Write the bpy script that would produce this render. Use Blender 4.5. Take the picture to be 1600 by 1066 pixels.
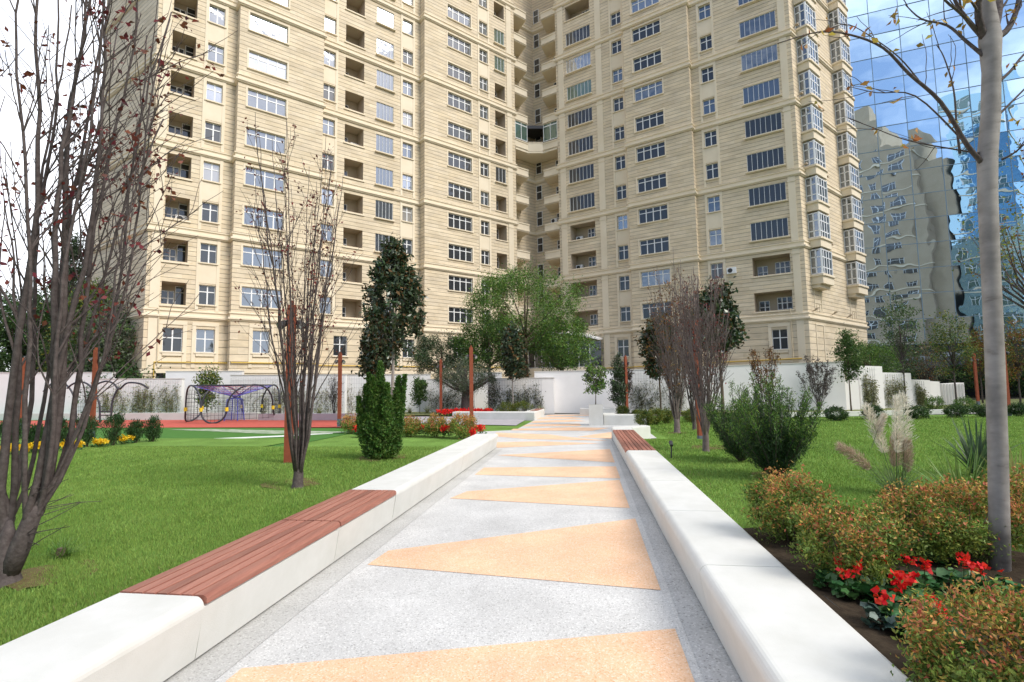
import bpy, math, random
import numpy as np
from mathutils import Vector, Matrix
R_ = math.radians
for _o in list(bpy.data.objects): bpy.data.objects.remove(_o)
SC = bpy.context.scene
COL = SC.collection
# ------------------------------------------------------------------ camera
F_PX, PITCH, ROLL, ZC = 815.0, R_(4.96), R_(-0.825), 1.7
cd = bpy.data.cameras.new('camera'); cam = bpy.data.objects.new('camera', cd); COL.objects.link(cam)
cd.sensor_width = 36; cd.lens = F_PX/1600*36; cd.clip_start = .05; cd.clip_end = 3000
cam.matrix_world = Matrix.Translation((0, 0, ZC)) @ Matrix.Rotation(math.pi/2+PITCH, 4, 'X') @ Matrix.Rotation(ROLL, 4, 'Z')
SC.camera = cam
# ------------------------------------------------------------------ sky, sun, exposure
SUN_AZ, SUN_EL = 124.0, 45.0
W = bpy.data.worlds.new('World'); SC.world = W; W.use_nodes = True
nt = W.node_tree; nt.nodes.clear()
wo = nt.nodes.new('ShaderNodeOutputWorld'); bg = nt.nodes.new('ShaderNodeBackground')
sky = nt.nodes.new('ShaderNodeTexSky'); sky.sky_type = 'NISHITA'; sky.sun_disc = False
sky.sun_elevation = R_(SUN_EL); sky.sun_rotation = R_(SUN_AZ); sky.air_density = 1.0; sky.dust_density = 1.5; sky.ozone_density = 1.5
tc = nt.nodes.new('ShaderNodeTexCoord'); mp = nt.nodes.new('ShaderNodeMapping'); mp.inputs['Scale'].default_value = (1, 1, 2.2)
nz = nt.nodes.new('ShaderNodeTexNoise'); nz.inputs['Scale'].default_value = 1.7; nz.inputs['Detail'].default_value = 9; nz.inputs['Roughness'].default_value = .55
cr = nt.nodes.new('ShaderNodeValToRGB'); cr.color_ramp.elements[0].position = .42; cr.color_ramp.elements[1].position = .60
mx = nt.nodes.new('ShaderNodeMix'); mx.data_type = 'RGBA'
mx.inputs['B'].default_value = (8.8, 9.1, 9.7, 1)
nt.links.new(tc.outputs['Generated'], mp.inputs['Vector']); nt.links.new(mp.outputs[0], nz.inputs['Vector'])
sp_ = nt.nodes.new('ShaderNodeSeparateXYZ'); nt.links.new(tc.outputs['Generated'], sp_.inputs[0])
ma = nt.nodes.new('ShaderNodeMath'); ma.operation = 'MULTIPLY_ADD'; ma.inputs[1].default_value = .13; nt.links.new(sp_.outputs['Y'], ma.inputs[0]); nt.links.new(nz.outputs['Fac'], ma.inputs[2])
nt.links.new(ma.outputs[0], cr.inputs['Fac']); nt.links.new(cr.outputs['Color'], mx.inputs['Factor'])
nt.links.new(sky.outputs[0], mx.inputs['A']); nt.links.new(mx.outputs['Result'], bg.inputs['Color'])
bg.inputs['Strength'].default_value = 0.122
nt.links.new(bg.outputs[0], wo.inputs[0])
sl = bpy.data.lights.new('sun', 'SUN'); sl.energy = 2.0; sl.angle = R_(26); sl.color = (1, .94, .84)
so = bpy.data.objects.new('sun', sl); COL.objects.link(so); so.location = (30, -30, 60)
sd = Vector((math.sin(R_(SUN_AZ))*math.cos(R_(SUN_EL)), math.cos(R_(SUN_AZ))*math.cos(R_(SUN_EL)), math.sin(R_(SUN_EL))))
so.rotation_euler = sd.to_track_quat('Z', 'Y').to_euler()
SC.view_settings.view_transform = 'Standard'; SC.view_settings.look = 'None'; SC.view_settings.gamma = 1
SC.view_settings.exposure = 0.74
SC.render.engine = 'CYCLES'
SC.cycles.max_bounces = 6; SC.cycles.transparent_max_bounces = 8
# ------------------------------------------------------------------ geometry of the place
def ray(x, y):
    a = x-800; b = y-533
    u = a*math.cos(ROLL)+b*math.sin(ROLL); v = -a*math.sin(ROLL)+b*math.cos(ROLL)
    d = (u/F_PX, 1, -v/F_PX); c, s = math.cos(PITCH), math.sin(PITCH)
    return Vector((d[0], d[1]*c-d[2]*s, d[1]*s+d[2]*c))
UT, UV = Vector((.1374, .9905, 0)), Vector((.9905, -.1374, 0))
def TV(t, v, z=0): return UT*t+UV*v+Vector((0, 0, z))
def tv(x, y): return x*.1374+y*.9905, x*.9905-y*.1374
def smooth(a, b, x):
    x = min(1, max(0, (x-a)/(b-a))); return x*x*(3-2*x)
def gz(x, y):
    t, v = tv(x, y)
    if v < -2.75:
        return .345*(1-smooth(10.5, 15, t))*(1-.35*smooth(0, 14, -v-3))
    if v > 1.05: return .345*(1-smooth(12.5, 17, t))
    return 0.
def at(px, py, z=None):
    d = ray(px, py)
    zz = z if z is not None else 0.
    for _ in range(12):
        k = (zz-ZC)/d.z; q = d*k
        if z is not None: break
        zz = .5*zz+.5*gz(q.x, q.y)
    return Vector((q.x, q.y, zz))
def deep(px, py, Y):
    d = ray(px, py); k = Y/d.y; return Vector((d.x*k, Y, d.z*k+ZC))
# ------------------------------------------------------------------ materials
MATS = {}
def mat(name, color, rough=.7, spec=.3, var=None, vscale=3., island=0., hue=0., metal=0., bump=0., bscale=40., trans=0., extra=None):
    if name in MATS: return MATS[name]
    m = bpy.data.materials.new(name); m.use_nodes = True; n = m.node_tree.nodes; L = m.node_tree.links
    b = n['Principled BSDF']; b.inputs['Roughness'].default_value = rough; b.inputs['Metallic'].default_value = metal
    b.inputs['Specular IOR Level'].default_value = spec
    b.inputs['Base Color'].default_value = (*color, 1)
    src = None
    t = n.new('ShaderNodeTexCoord')
    if var:
        z = n.new('ShaderNodeTexNoise'); z.inputs['Scale'].default_value = vscale; z.inputs['Detail'].default_value = 8; z.inputs['Roughness'].default_value = .65
        L.new(t.outputs['Object'], z.inputs['Vector'])
        r = n.new('ShaderNodeValToRGB'); r.color_ramp.elements[0].position = .3; r.color_ramp.elements[1].position = .7
        r.color_ramp.elements[0].color = (*color, 1); r.color_ramp.elements[1].color = (*var, 1)
        L.new(z.outputs['Fac'], r.inputs['Fac']); src = r.outputs['Color']
    if island or hue:
        g = n.new('ShaderNodeNewGeometry'); h = n.new('ShaderNodeHueSaturation')
        w = n.new('ShaderNodeTexWhiteNoise'); w.noise_dimensions = '1D'; L.new(g.outputs['Random Per Island'], w.inputs['W'])
        a = n.new('ShaderNodeMapRange'); a.inputs['To Min'].default_value = 1-island; a.inputs['To Max'].default_value = 1+island
        c = n.new('ShaderNodeMapRange'); c.inputs['To Min'].default_value = .5-hue; c.inputs['To Max'].default_value = .5+hue
        L.new(g.outputs['Random Per Island'], a.inputs[0]); L.new(w.outputs['Value'], c.inputs[0])
        L.new(a.outputs[0], h.inputs['Value']); L.new(c.outputs[0], h.inputs['Hue'])
        if src: L.new(src, h.inputs['Color'])
        else: h.inputs['Color'].default_value = (*color, 1)
        src = h.outputs['Color']
    if src: L.new(src, b.inputs['Base Color'])
    if bump:
        z = n.new('ShaderNodeTexNoise'); z.inputs['Scale'].default_value = bscale; z.inputs['Detail'].default_value = 6
        L.new(t.outputs['Object'], z.inputs['Vector'])
        bu = n.new('ShaderNodeBump'); bu.inputs['Strength'].default_value = bump; bu.inputs['Distance'].default_value = .01
        L.new(z.outputs['Fac'], bu.inputs['Height']); L.new(bu.outputs[0], b.inputs['Normal'])
    if trans:
        tr = n.new('ShaderNodeBsdfTranslucent'); ms = n.new('ShaderNodeMixShader'); ms.inputs[0].default_value = trans
        if src: L.new(src, tr.inputs['Color'])
        else: tr.inputs['Color'].default_value = (*color, 1)
        L.new(b.outputs[0], ms.inputs[1]); L.new(tr.outputs[0], ms.inputs[2]); L.new(ms.outputs[0], n['Material Output'].inputs[0])
    MATS[name] = m
    return m
def leafmat(name, c, c2, isl=.35, hue=.03, vs=2., tr=.3, rough=.5, spec=.35):
    return mat(name, c, rough, spec, var=c2, vscale=vs, island=isl, hue=hue, trans=tr)
def nodes(name):
    m = bpy.data.materials.new(name); m.use_nodes = True; MATS[name] = m
    return m, m.node_tree.nodes, m.node_tree.links, m.node_tree.nodes['Principled BSDF']
# ashlar stone with horizontal joints (UV in metres)
def ashlar(name, row, ca, cb, blk=1.15, joint=.04):
    m, n, L, b = nodes(name)
    uv = n.new('ShaderNodeTexCoord')
    br = n.new('ShaderNodeTexBrick'); br.inputs['Scale'].default_value = 1; br.inputs['Brick Width'].default_value = blk; br.inputs['Row Height'].default_value = row
    br.inputs['Mortar Size'].default_value = .004; br.inputs['Bias'].default_value = 0; br.inputs['Mortar Smooth'].default_value = .3
    br.inputs['Color1'].default_value = (*ca, 1); br.inputs['Color2'].default_value = (*cb, 1); br.inputs['Mortar'].default_value = (ca[0]*.7, ca[1]*.66, ca[2]*.6, 1)
    L.new(uv.outputs['UV'], br.inputs['Vector'])
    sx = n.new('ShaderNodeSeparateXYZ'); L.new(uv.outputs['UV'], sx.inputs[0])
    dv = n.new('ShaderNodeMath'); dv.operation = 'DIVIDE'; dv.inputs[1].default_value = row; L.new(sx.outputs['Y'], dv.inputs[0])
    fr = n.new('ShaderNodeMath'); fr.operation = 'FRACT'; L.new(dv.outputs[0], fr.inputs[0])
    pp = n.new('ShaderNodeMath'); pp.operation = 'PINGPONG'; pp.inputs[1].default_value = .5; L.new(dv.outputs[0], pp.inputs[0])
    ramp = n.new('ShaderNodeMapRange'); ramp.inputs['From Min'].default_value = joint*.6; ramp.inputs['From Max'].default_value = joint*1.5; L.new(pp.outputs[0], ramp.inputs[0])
    nz = n.new('ShaderNodeTexNoise'); nz.inputs['Scale'].default_value = .9; nz.inputs['Detail'].default_value = 7; nz.inputs['Roughness'].default_value = .7
    mpp = n.new('ShaderNodeMapping'); mpp.inputs['Scale'].default_value = (.45, 1.6, 1); L.new(uv.outputs['UV'], mpp.inputs[0]); L.new(mpp.outputs[0], nz.inputs['Vector'])
    st = n.new('ShaderNodeMix'); st.data_type = 'RGBA'; st.blend_type = 'MULTIPLY'; st.inputs['Factor'].default_value = 1
    r2 = n.new('ShaderNodeValToRGB'); r2.color_ramp.elements[0].position = .3; r2.color_ramp.elements[0].color = (.74, .73, .72, 1); r2.color_ramp.elements[1].position = .62; r2.color_ramp.elements[1].color = (1.06, 1.04, 1.0, 1)
    L.new(nz.outputs['Fac'], r2.inputs[0]); L.new(br.outputs['Color'], st.inputs['A']); L.new(r2.outputs[0], st.inputs['B'])
    # finer orange veining
    n3 = n.new('ShaderNodeTexNoise'); n3.inputs['Scale'].default_value = 5; n3.inputs['Detail'].default_value = 6; L.new(mpp.outputs[0], n3.inputs['Vector'])
    r3 = n.new('ShaderNodeMapRange'); r3.inputs['From Min'].default_value = .58; r3.inputs['From Max'].default_value = .75; r3.inputs['To Max'].default_value = .5; L.new(n3.outputs['Fac'], r3.inputs[0])
    m3 = n.new('ShaderNodeMix'); m3.data_type = 'RGBA'; L.new(r3.outputs[0], m3.inputs['Factor']); L.new(st.outputs['Result'], m3.inputs['A']); m3.inputs['B'].default_value = (.58, .40, .20, 1)
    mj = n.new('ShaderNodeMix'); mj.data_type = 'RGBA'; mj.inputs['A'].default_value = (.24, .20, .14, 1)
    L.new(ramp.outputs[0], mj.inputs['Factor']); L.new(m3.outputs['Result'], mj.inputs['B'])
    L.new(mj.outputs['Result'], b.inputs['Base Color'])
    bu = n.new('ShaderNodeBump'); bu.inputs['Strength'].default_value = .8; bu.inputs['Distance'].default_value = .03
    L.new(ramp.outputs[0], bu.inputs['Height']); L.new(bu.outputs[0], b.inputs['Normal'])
    b.inputs['Roughness'].default_value = .85; b.inputs['Specular IOR Level'].default_value = .15
    return m
STONE_A, STONE_B = (.76, .665, .52), (.70, .60, .445)
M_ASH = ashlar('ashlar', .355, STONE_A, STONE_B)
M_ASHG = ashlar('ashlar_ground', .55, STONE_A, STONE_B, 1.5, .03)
M_STONE = mat('dressed_stone', (.735, .635, .48), .85, .15, var=(.80, .71, .56), vscale=.6)
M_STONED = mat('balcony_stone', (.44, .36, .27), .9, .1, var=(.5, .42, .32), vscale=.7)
M_UPVC = mat('upvc', (.82, .83, .84), .35, .5)
M_CONC = mat('white_concrete', (.60, .60, .565), .6, .25, var=(.69, .69, .665), vscale=2.6, bump=.15, bscale=160)
M_RENDER = mat('white_render', (.78, .77, .775), .85, .2, var=(.85, .84, .84), vscale=.8, bump=.1, bscale=60)
M_RENDER2 = mat('sunlit_render', (.80, .78, .77), .85, .2, var=(.86, .84, .82), vscale=.8)
M_IRON = mat('dark_metal', (.03, .03, .033), .5, .5)
M_CORTEN = mat('corten', (.21, .055, .03), .7, .2, var=(.30, .085, .045), vscale=9)
M_SOIL = mat('soil', (.028, .02, .014), .95, .1, var=(.06, .045, .03), vscale=14, bump=.8, bscale=60)
M_YPIPE = mat('yellow_pipe', (.62, .42, .08), .5, .4)
M_WPIPE = mat('cream_pipe', (.6, .52, .38), .5, .4)
def glassmat(name, col, tint=(.8, .88, 1), refl=.45, rough=.02, wob=.015, wsc=1.2):
    m, n, L, b = nodes(name)
    g = n.new('ShaderNodeBsdfGlossy'); g.inputs['Roughness'].default_value = rough; g.inputs['Color'].default_value = (*tint, 1)
    b.inputs['Base Color'].default_value = (*col, 1); b.inputs['Roughness'].default_value = .4
    lw = n.new('ShaderNodeLayerWeight'); lw.inputs['Blend'].default_value = .25
    mr = n.new('ShaderNodeMapRange'); mr.inputs['To Min'].default_value = refl; mr.inputs['To Max'].default_value = min(1, refl+.3)
    L.new(lw.outputs['Fresnel'], mr.inputs[0])
    ms = n.new('ShaderNodeMixShader'); L.new(mr.outputs[0], ms.inputs[0]); L.new(b.outputs[0], ms.inputs[1]); L.new(g.outputs[0], ms.inputs[2])
    L.new(ms.outputs[0], n['Material Output'].inputs[0])
    if wob:
        t = n.new('ShaderNodeTexCoord'); z = n.new('ShaderNodeTexNoise'); z.inputs['Scale'].default_value = wsc; z.inputs['Detail'].default_value = 1
        L.new(t.outputs['Object'], z.inputs['Vector']); bu = n.new('ShaderNodeBump'); bu.inputs['Strength'].default_value = 1; bu.inputs['Distance'].default_value = wob
        L.new(z.outputs['Fac'], bu.inputs['Height']); L.new(bu.outputs[0], g.inputs['Normal'])
    return m
G_DARK = glassmat('pane_dark', (.010, .013, .017), refl=.05)
G_MID = glassmat('pane_mid', (.035, .045, .055), tint=(.62, .70, .82), refl=.24)
G_CURT = glassmat('pane_curtain', (.30, .28, .25), refl=.2)
G_GREEN = glassmat('pane_green', (.03, .085, .07), tint=(.7, .85, .82), refl=.14)
G_NET = glassmat('pane_net', (.14, .14, .14), refl=.35)
# ------------------------------------------------------------------ mesh building
class MB:
    def __init__(s): s.v = []; s.f = []; s.uv = []; s.mi = []; s.useuv = False
    def q(s, pts, uvs=None, mi=0):
        i = len(s.v); s.v += [tuple(p) for p in pts]; s.f.append(tuple(range(i, i+len(pts)))); s.mi.append(mi)
        if uvs: s.useuv = True
        s.uv += list(uvs) if uvs else [(p[0], p[1]) for p in pts]
    def hexa(s, P, mi=0):   # 8 corners: bottom 4 ccw, top 4 ccw
        for a in ((0, 3, 2, 1), (4, 5, 6, 7), (0, 1, 5, 4), (1, 2, 6, 5), (2, 3, 7, 6), (3, 0, 4, 7)): s.q([P[k] for k in a], mi=mi)
    def box(s, x0, x1, y0, y1, z0, z1, mi=0):
        s.hexa([(x0, y0, z0), (x1, y0, z0), (x1, y1, z0), (x0, y1, z0), (x0, y0, z1), (x1, y0, z1), (x1, y1, z1), (x0, y1, z1)], mi)
    def prism(s, poly, z0, z1, mi=0):
        n = len(poly)
        s.q([(p[0], p[1], z1) for p in poly], mi=mi); s.q([(p[0], p[1], z0) for p in poly[::-1]], mi=mi)
        for i in range(n):
            a, b = poly[i], poly[(i+1) % n]; s.q([(a[0], a[1], z0), (b[0], b[1], z0), (b[0], b[1], z1), (a[0], a[1], z1)], mi=mi)
    def tube(s, pts, rad, ns=6, mi=0, cap=True):
        pts = [Vector(p) for p in pts]
        if not hasattr(rad, '__len__'): rad = [rad]*len(pts)
        up = None; base = len(s.v)
        for i, p in enumerate(pts):
            d = (pts[min(i+1, len(pts)-1)]-pts[max(i-1, 0)])
            if d.length < 1e-9: d = Vector((0, 0, 1))
            d.normalize()
            if up is None: up = d.orthogonal().normalized()
            else:
                up = up-d*up.dot(d)
                up = up.normalized() if up.length > 1e-6 else d.orthogonal().normalized()
            w = d.cross(up)
            for k in range(ns):
                a = 2*math.pi*k/ns; q = p+(up*math.cos(a)+w*math.sin(a))*rad[i]
                s.v.append((q.x, q.y, q.z)); s.uv.append((0, 0))
        for i in range(len(pts)-1):
            for k in range(ns):
                a = base+i*ns+k; b = base+i*ns+(k+1) % ns
                s.f.append((a, b, b+ns, a+ns)); s.mi.append(mi)
        if cap:
            s.f.append(tuple(base+k for k in range(ns))[::-1]); s.mi.append(mi)
            e = base+(len(pts)-1)*ns; s.f.append(tuple(e+k for k in range(ns))); s.mi.append(mi)
    def lathe(s, prof, c=(0, 0, 0), ns=16, mi=0):
        b = len(s.v)
        for r, z in prof:
            for k in range(ns):
                a = 2*math.pi*k/ns; s.v.append((c[0]+r*math.cos(a), c[1]+r*math.sin(a), c[2]+z)); s.uv.append((0, 0))
        for i in range(len(prof)-1):
            for k in range(ns):
                a = b+i*ns+k; d = b+i*ns+(k+1) % ns; s.f.append((a, d, d+ns, a+ns)); s.mi.append(mi)
    def build(s, name, mats, parent=None, org=(0, 0, 0), sm=False):
        me = bpy.data.meshes.new(name); o3 = Vector(org)
        v = [(a-o3.x, b-o3.y, c-o3.z) for a, b, c in s.v] if o3.length else s.v
        me.from_pydata(v, [], s.f)
        for m in (mats if isinstance(mats, (list, tuple)) else [mats]): me.materials.append(m)
        if max(s.mi, default=0) > 0: me.polygons.foreach_set('material_index', s.mi)
        if s.useuv:
            u = me.uv_layers.new(name='UVMap'); li = np.zeros(len(me.loops), int); me.loops.foreach_get('vertex_index', li)
            arr = np.array(s.uv, float)[li]; u.data.foreach_set('uv', arr.ravel())
        if sm: me.polygons.foreach_set('use_smooth', [True]*len(me.polygons))
        return link(name, me, parent)
def link(name, me, parent=None):
    o = bpy.data.objects.new(name, me); COL.objects.link(o)
    if parent: o.parent = parent
    return o
def quads(name, V, mats, parent=None, k=4):
    """V: (N,k,3) array of separate faces"""
    V = np.asarray(V, np.float32); N = V.shape[0]; me = bpy.data.meshes.new(name)
    me.vertices.add(N*k); me.vertices.foreach_set('co', V.reshape(-1)); me.loops.add(N*k); me.loops.foreach_set('vertex_index', np.arange(N*k, dtype=np.int32))
    me.polygons.add(N); me.polygons.foreach_set('loop_start', np.arange(N, dtype=np.int32)*k)
    try: me.polygons.foreach_set('loop_total', np.full(N, k, np.int32))
    except Exception: pass
    me.update(calc_edges=True)
    for m in (mats if isinstance(mats, (list, tuple)) else [mats]): me.materials.append(m)
    return link(name, me, parent)
def leaves(C, L, rng, asp=.42, updir=None, upw=0., fold=.15, lv=.35):
    """leaf-shaped quads at centres C (N,3)"""
    N = len(C); d = rng.normal(size=(N, 3))
    if updir is not None: d = d/np.linalg.norm(d, axis=1)[:, None]*(1-upw)+np.asarray(updir)*upw
    d /= np.linalg.norm(d, axis=1)[:, None]+1e-9
    r = rng.normal(size=(N, 3)); w = np.cross(d, r); w /= np.linalg.norm(w, axis=1)[:, None]+1e-9; n = np.cross(w, d)
    Ls = (L*(1+lv*rng.uniform(-1, 1, N)))[:, None]
    m = C+d*Ls*.5
    return np.stack([C, m+w*Ls*asp*.5+n*Ls*fold, C+d*Ls, m-w*Ls*asp*.5+n*Ls*fold], axis=1)
def tag(o, label=None, cat=None, group=None, kind=None):
    if label: o['label'] = label
    if cat: o['category'] = cat
    if group: o['group'] = group
    if kind: o['kind'] = kind
    return o
def thing(name, loc, label, cat, group=None, rz=0):
    o = bpy.data.objects.new(name, None); COL.objects.link(o); o.location = loc; o.rotation_euler = (0, 0, rz)
    o.empty_display_size = .3
    return tag(o, label, cat, group)
def copy_tree(o, parent=None):
    c = o.copy(); COL.objects.link(c); c.parent = parent
    for ch in o.children: copy_tree(ch, c)
    return c
def struct(o): o['kind'] = 'structure'; return o
# ================================================================== apartment building
aL, aR = R_(51.1), R_(-55.8)
uL = Vector((math.sin(aL), math.cos(aL), 0)); nL = Vector((math.cos(aL), -math.sin(aL), 0))
uR = Vector((-math.sin(aR), -math.cos(aR), 0)); nR = Vector((-math.cos(aR), -abs(math.sin(aR)), 0))
P0, Q0 = Vector((-6.24, 51.25, 0)), Vector((12.93, 51.25, 0))
class Pl:
    def __init__(s, p, u, n, off=0): s.p = p+n*off; s.u = u; s.n = n
    def w(s, a, z, o=0): return s.p+s.u*a+s.n*o+Vector((0, 0, z))
    def sh(s, off): return Pl(s.p, s.u, s.n, off)
LB = Pl(P0, uL, nL); LA = LB.sh(-.9); RF = Pl(Q0, uR, nR); RG = RF.sh(-.6)
GC = RG.w(14.25, 0); LC = LA.w(-24.6, 0)
SF = Pl(GC, uL, nL); WF = Pl(LC, uR, nR)
ZT = 62.
def zt(k): return 9.65+3.2*(k-2)
BLD = thing('apartment_building', (0.7, 56.9, 0), 'tall beige stone apartment building with stepped wings and a balcony corner', 'building')
BO = Vector(BLD.location)
wall = MB(); inner = MB(); trim = MB()
def pbox(mb, P, s0, s1, z0, z1, o0, o1):
    p = [P.w(s0, z0, o1), P.w(s1, z0, o1), P.w(s1, z0, o0), P.w(s0, z0, o0), P.w(s0, z1, o1), P.w(s1, z1, o1), P.w(s1, z1, o0), P.w(s0, z1, o0)]
    mb.hexa(p)
def facade(P, s0, s1, holes, z0=0., z1=ZT, zg=6.95):
    def uvq(a, b, c, d):
        mi = 1 if d <= zg+1e-6 else 0
        wall.q([P.w(a, c), P.w(b, c), P.w(b, d), P.w(a, d)], [(a, c), (b, c), (b, d), (a, d)], mi)
    zs = sorted({z0, z1, zg, *[h[2] for h in holes], *[h[3] for h in holes]})
    for c, d in zip(zs, zs[1:]):
        row = sorted([(h[0], h[1]) for h in holes if h[2] < (c+d)/2 < h[3]])
        x = s0
        for a, b in row:
            if a > x: uvq(x, a, c, d)
            x = b
        if x < s1: uvq(x, s1, c, d)
    for a, b, c, d, dep in holes:
        m = MB() if dep > .5 else wall
        for pa, pb, za, zb in ((a, a, c, d), (b, b, d, c)):
            m.q([P.w(pa, za), P.w(pb, za, -dep), P.w(pb, zb, -dep), P.w(pa, zb)][::1], [(0, za), (.1, za), (.1, zb), (0, zb)])
        m.q([P.w(a, d), P.w(b, d), P.w(b, d, -dep), P.w(a, d, -dep)], [(a, .1), (b, .1), (b, .2), (a, .2)])
        m.q([P.w(a, c, -dep), P.w(b, c, -dep), P.w(b, c), P.w(a, c)], [(a, .1), (b, .1), (b, .2), (a, .2)])
        if dep > .5:
            m.q([P.w(a, c, -dep), P.w(b, c, -dep), P.w(b, d, -dep), P.w(a, d, -dep)], [(a, c), (b, c), (b, d), (a, d)])
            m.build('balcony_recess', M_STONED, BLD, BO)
# --- window prototypes (local: x along wall, y outward normal -> facing +y, z up), origin bottom centre
def frame_mesh(w, h, cols, transom, lower=None, fw=.05, bar=.045):
    mb = MB(); y0, y1 = -.03, .03
    mb.box(-w/2, w/2, y0, y1, 0, fw); mb.box(-w/2, w/2, y0, y1, h-fw, h)
    mb.box(-w/2, -w/2+fw, y0, y1, fw, h-fw); mb.box(w/2-fw, w/2, y0, y1, fw, h-fw)
    for c in cols: mb.box(-w/2+c*w-bar, -w/2+c*w+bar, y0, y1+.01, fw, h-fw)
    for t in transom: mb.box(-w/2+fw, w/2-fw, y0+.005, y1+.004, t*h-bar*.8, t*h+bar*.8)
    return mb
PROTO = {}
def win_proto(key, name, w, h, cols, transom, sill=True, fw=.05, bar=.045, fm=None):
    o = frame_mesh(w, h, cols, transom, fw=fw, bar=bar).build(name, fm or M_UPVC); me = o.data; bpy.data.objects.remove(o)
    p = MB(); p.q([(-w/2, 0, 0), (-w/2, 0, h), (w/2, 0, h), (w/2, 0, 0)][::-1]); o = p.build('pane', G_MID); pm = o.data; bpy.data.objects.remove(o)
    sm = None
    if sill:
        p = MB(); p.box(-w/2-.12, w/2+.12, -.02, .32, -.1, 0); o = p.build('sill', M_STONE); sm = o.data; bpy.data.objects.remove(o)
    PROTO[key] = (name, me, pm, sm)
win_proto('two', 'window', 1.1, 1.5, [.47], [.66])
win_proto('wide', 'wide_window', 2.9, 1.5, [.25, .5, .75], [.70])
win_proto('ground', 'ground_window', 1.22, 1.75, [.5], [.58])
win_proto('balc', 'balcony_window', .85, 1.05, [.45], [.45], sill=False)
win_proto('balc3', 'balcony_window', 1.2, 1.1, [.35, .68], [.52], sill=False)
win_proto('slot', 'corner_window', .75, 1.75, [], [.55], sill=False)
win_proto('door', 'balcony_door', .75, 1.58, [], [.7], sill=False, bar=.03)
win_proto('gl17', 'glazed_balcony', 1.75, 1.72, [.2, .4, .6, .8], [], fw=.035, bar=.012)
win_proto('gl14', 'glazed_balcony', 1.4, 1.72, [.33, .66], [], fw=.035, bar=.015)
win_proto('gl30', 'glazed_balcony', 3.0, 1.68, [.14, .28, .43, .57, .71, .86], [], fw=.035, bar=.014)
PM = {}
rw = random.Random(5)
def window(key, P, s, z, off, glass):
    name, me, pm, sm = PROTO[key]
    o = link(name, me, BLD); q = P.w(s, z, off)-BO
    ang = math.atan2(P.n.y, P.n.x)-math.pi/2
    o.location = q; o.rotation_euler = (0, 0, ang)
    k = (key, glass.name)
    if k not in PM:
        m2 = pm.copy(); m2.materials.clear(); m2.materials.append(glass); PM[k] = m2
    c = link('pane', PM[k], o)
    if sm: link('sill', sm, o)
    return o
def gl():
    r = rw.random(); return G_MID if r < .62 else G_DARK if r < .82 else G_NET if r < .93 else G_CURT
KS = range(2, 15)
hA, hB, hC, hD, hE, hF, hG = [], [], [], [], [], [], []
def wincol(H, P, s, w, key, ks, glf=gl, dep=.24, h=1.5):
    for k in ks:
        H.append((s-w/2, s+w/2, zt(k)-h, zt(k), dep)); window(key, P, s, zt(k)-h, -dep+.04, glf())
wincol(hA, LA, -20.77, 1.1, 'two', range(2, 12)); wincol(hB, LB, -17.14, 2.9, 'wide', range(2, 12), lambda: rw.choice([G_MID, G_MID, G_NET]))
wincol(hC, LA, -11.85, 1.1, 'two', range(2, 13)); wincol(hC, LA, -4.08, 1.1, 'two', KS)
dk = lambda: rw.choice([G_DARK]*7+[G_MID, G_NET])  # same glass as other wings; their dark reflections are put into the pane choice
wincol(hD, LB, 1.48, 2.9, 'wide', KS, dk); wincol(hD, LB, 4.57, 1.1, 'two', KS, dk)
wincol(hE, RG, -2.0, 1.1, 'two', KS, dk); wincol(hF, RF, 1.45, 2.9, 'wide', KS, lambda: rw.choice([G_DARK, G_DARK, G_DARK, G_MID, G_DARK, G_NET])); wincol(hG, RG, 7.1, 1.1, 'two', range(2, 13), lambda: rw.choice([G_MID, G_DARK]))  # right wing's dark reflections likewise weighted into its pane materials
# open balconies
def balc(H, P, a, b, ks, wins, dep=1.5, h=1.65):
    for k in ks:
        H.append((a, b, zt(k)-h, zt(k), dep))
        for key, s, dz in wins: window(key, P, s, zt(k)-h+dz, -dep+.05, G_DARK)
balc(hA, LA, -23.65, -22.12, range(2, 12), [('balc', -23.15, .15), ('door', -22.3+.0, .02)])
balc(hC, LA, -10.38, -8.6, range(2, 14), [('balc', -9.95, .05)])
for k in range(2, 14):
    H = (-7.36, -5.6, zt(k)-1.72, zt(k), .2); hC.append(H); window('gl17', LA, -6.48, zt(k)-1.72, -.1, G_MID)
opn = [2, 3, 4, 5, 6, 8, 9, 10, 13, 14]
balc(hD, LB, 6.1, 7.5, opn, [('door', 6.9, .02)], 1.3, 1.72)
for k in (7, 11, 12):
    hD.append((6.1, 7.5, zt(k)-1.72, zt(k), .2)); window('gl14', LB, 6.8, zt(k)-1.72, -.1, G_GREEN if k > 7 else G_DARK)
balc(hE, RG, -8.05, -5.05, (2, 3, 4, 5, 13, 14), [('balc3', -6.0, .3)], 1.5, 1.68)
for k in (6, 7, 8, 9, 10, 11, 12):
    hE.append((-8.05, -5.05, zt(k)-1.68, zt(k), .2)); window('gl30', RG, -6.55, zt(k)-1.68, -.1, {10: G_GREEN, 11: G_NET}.get(k, G_DARK))
balc(hG, RG, 10.15, 13.15, (2, 3), [('balc3', 12.4, .2), ('balc', 10.75, .05)], 1.5, 1.68)
for k in range(4, 12):
    hG.append((10.15, 13.15, zt(k)-1.68, zt(k), .2)); window('gl30', RG, 11.65, zt(k)-1.68, -.1, G_MID if k > 7 else G_DARK)  # sky reflection above and dark reflection below put into the pane choice
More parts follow.
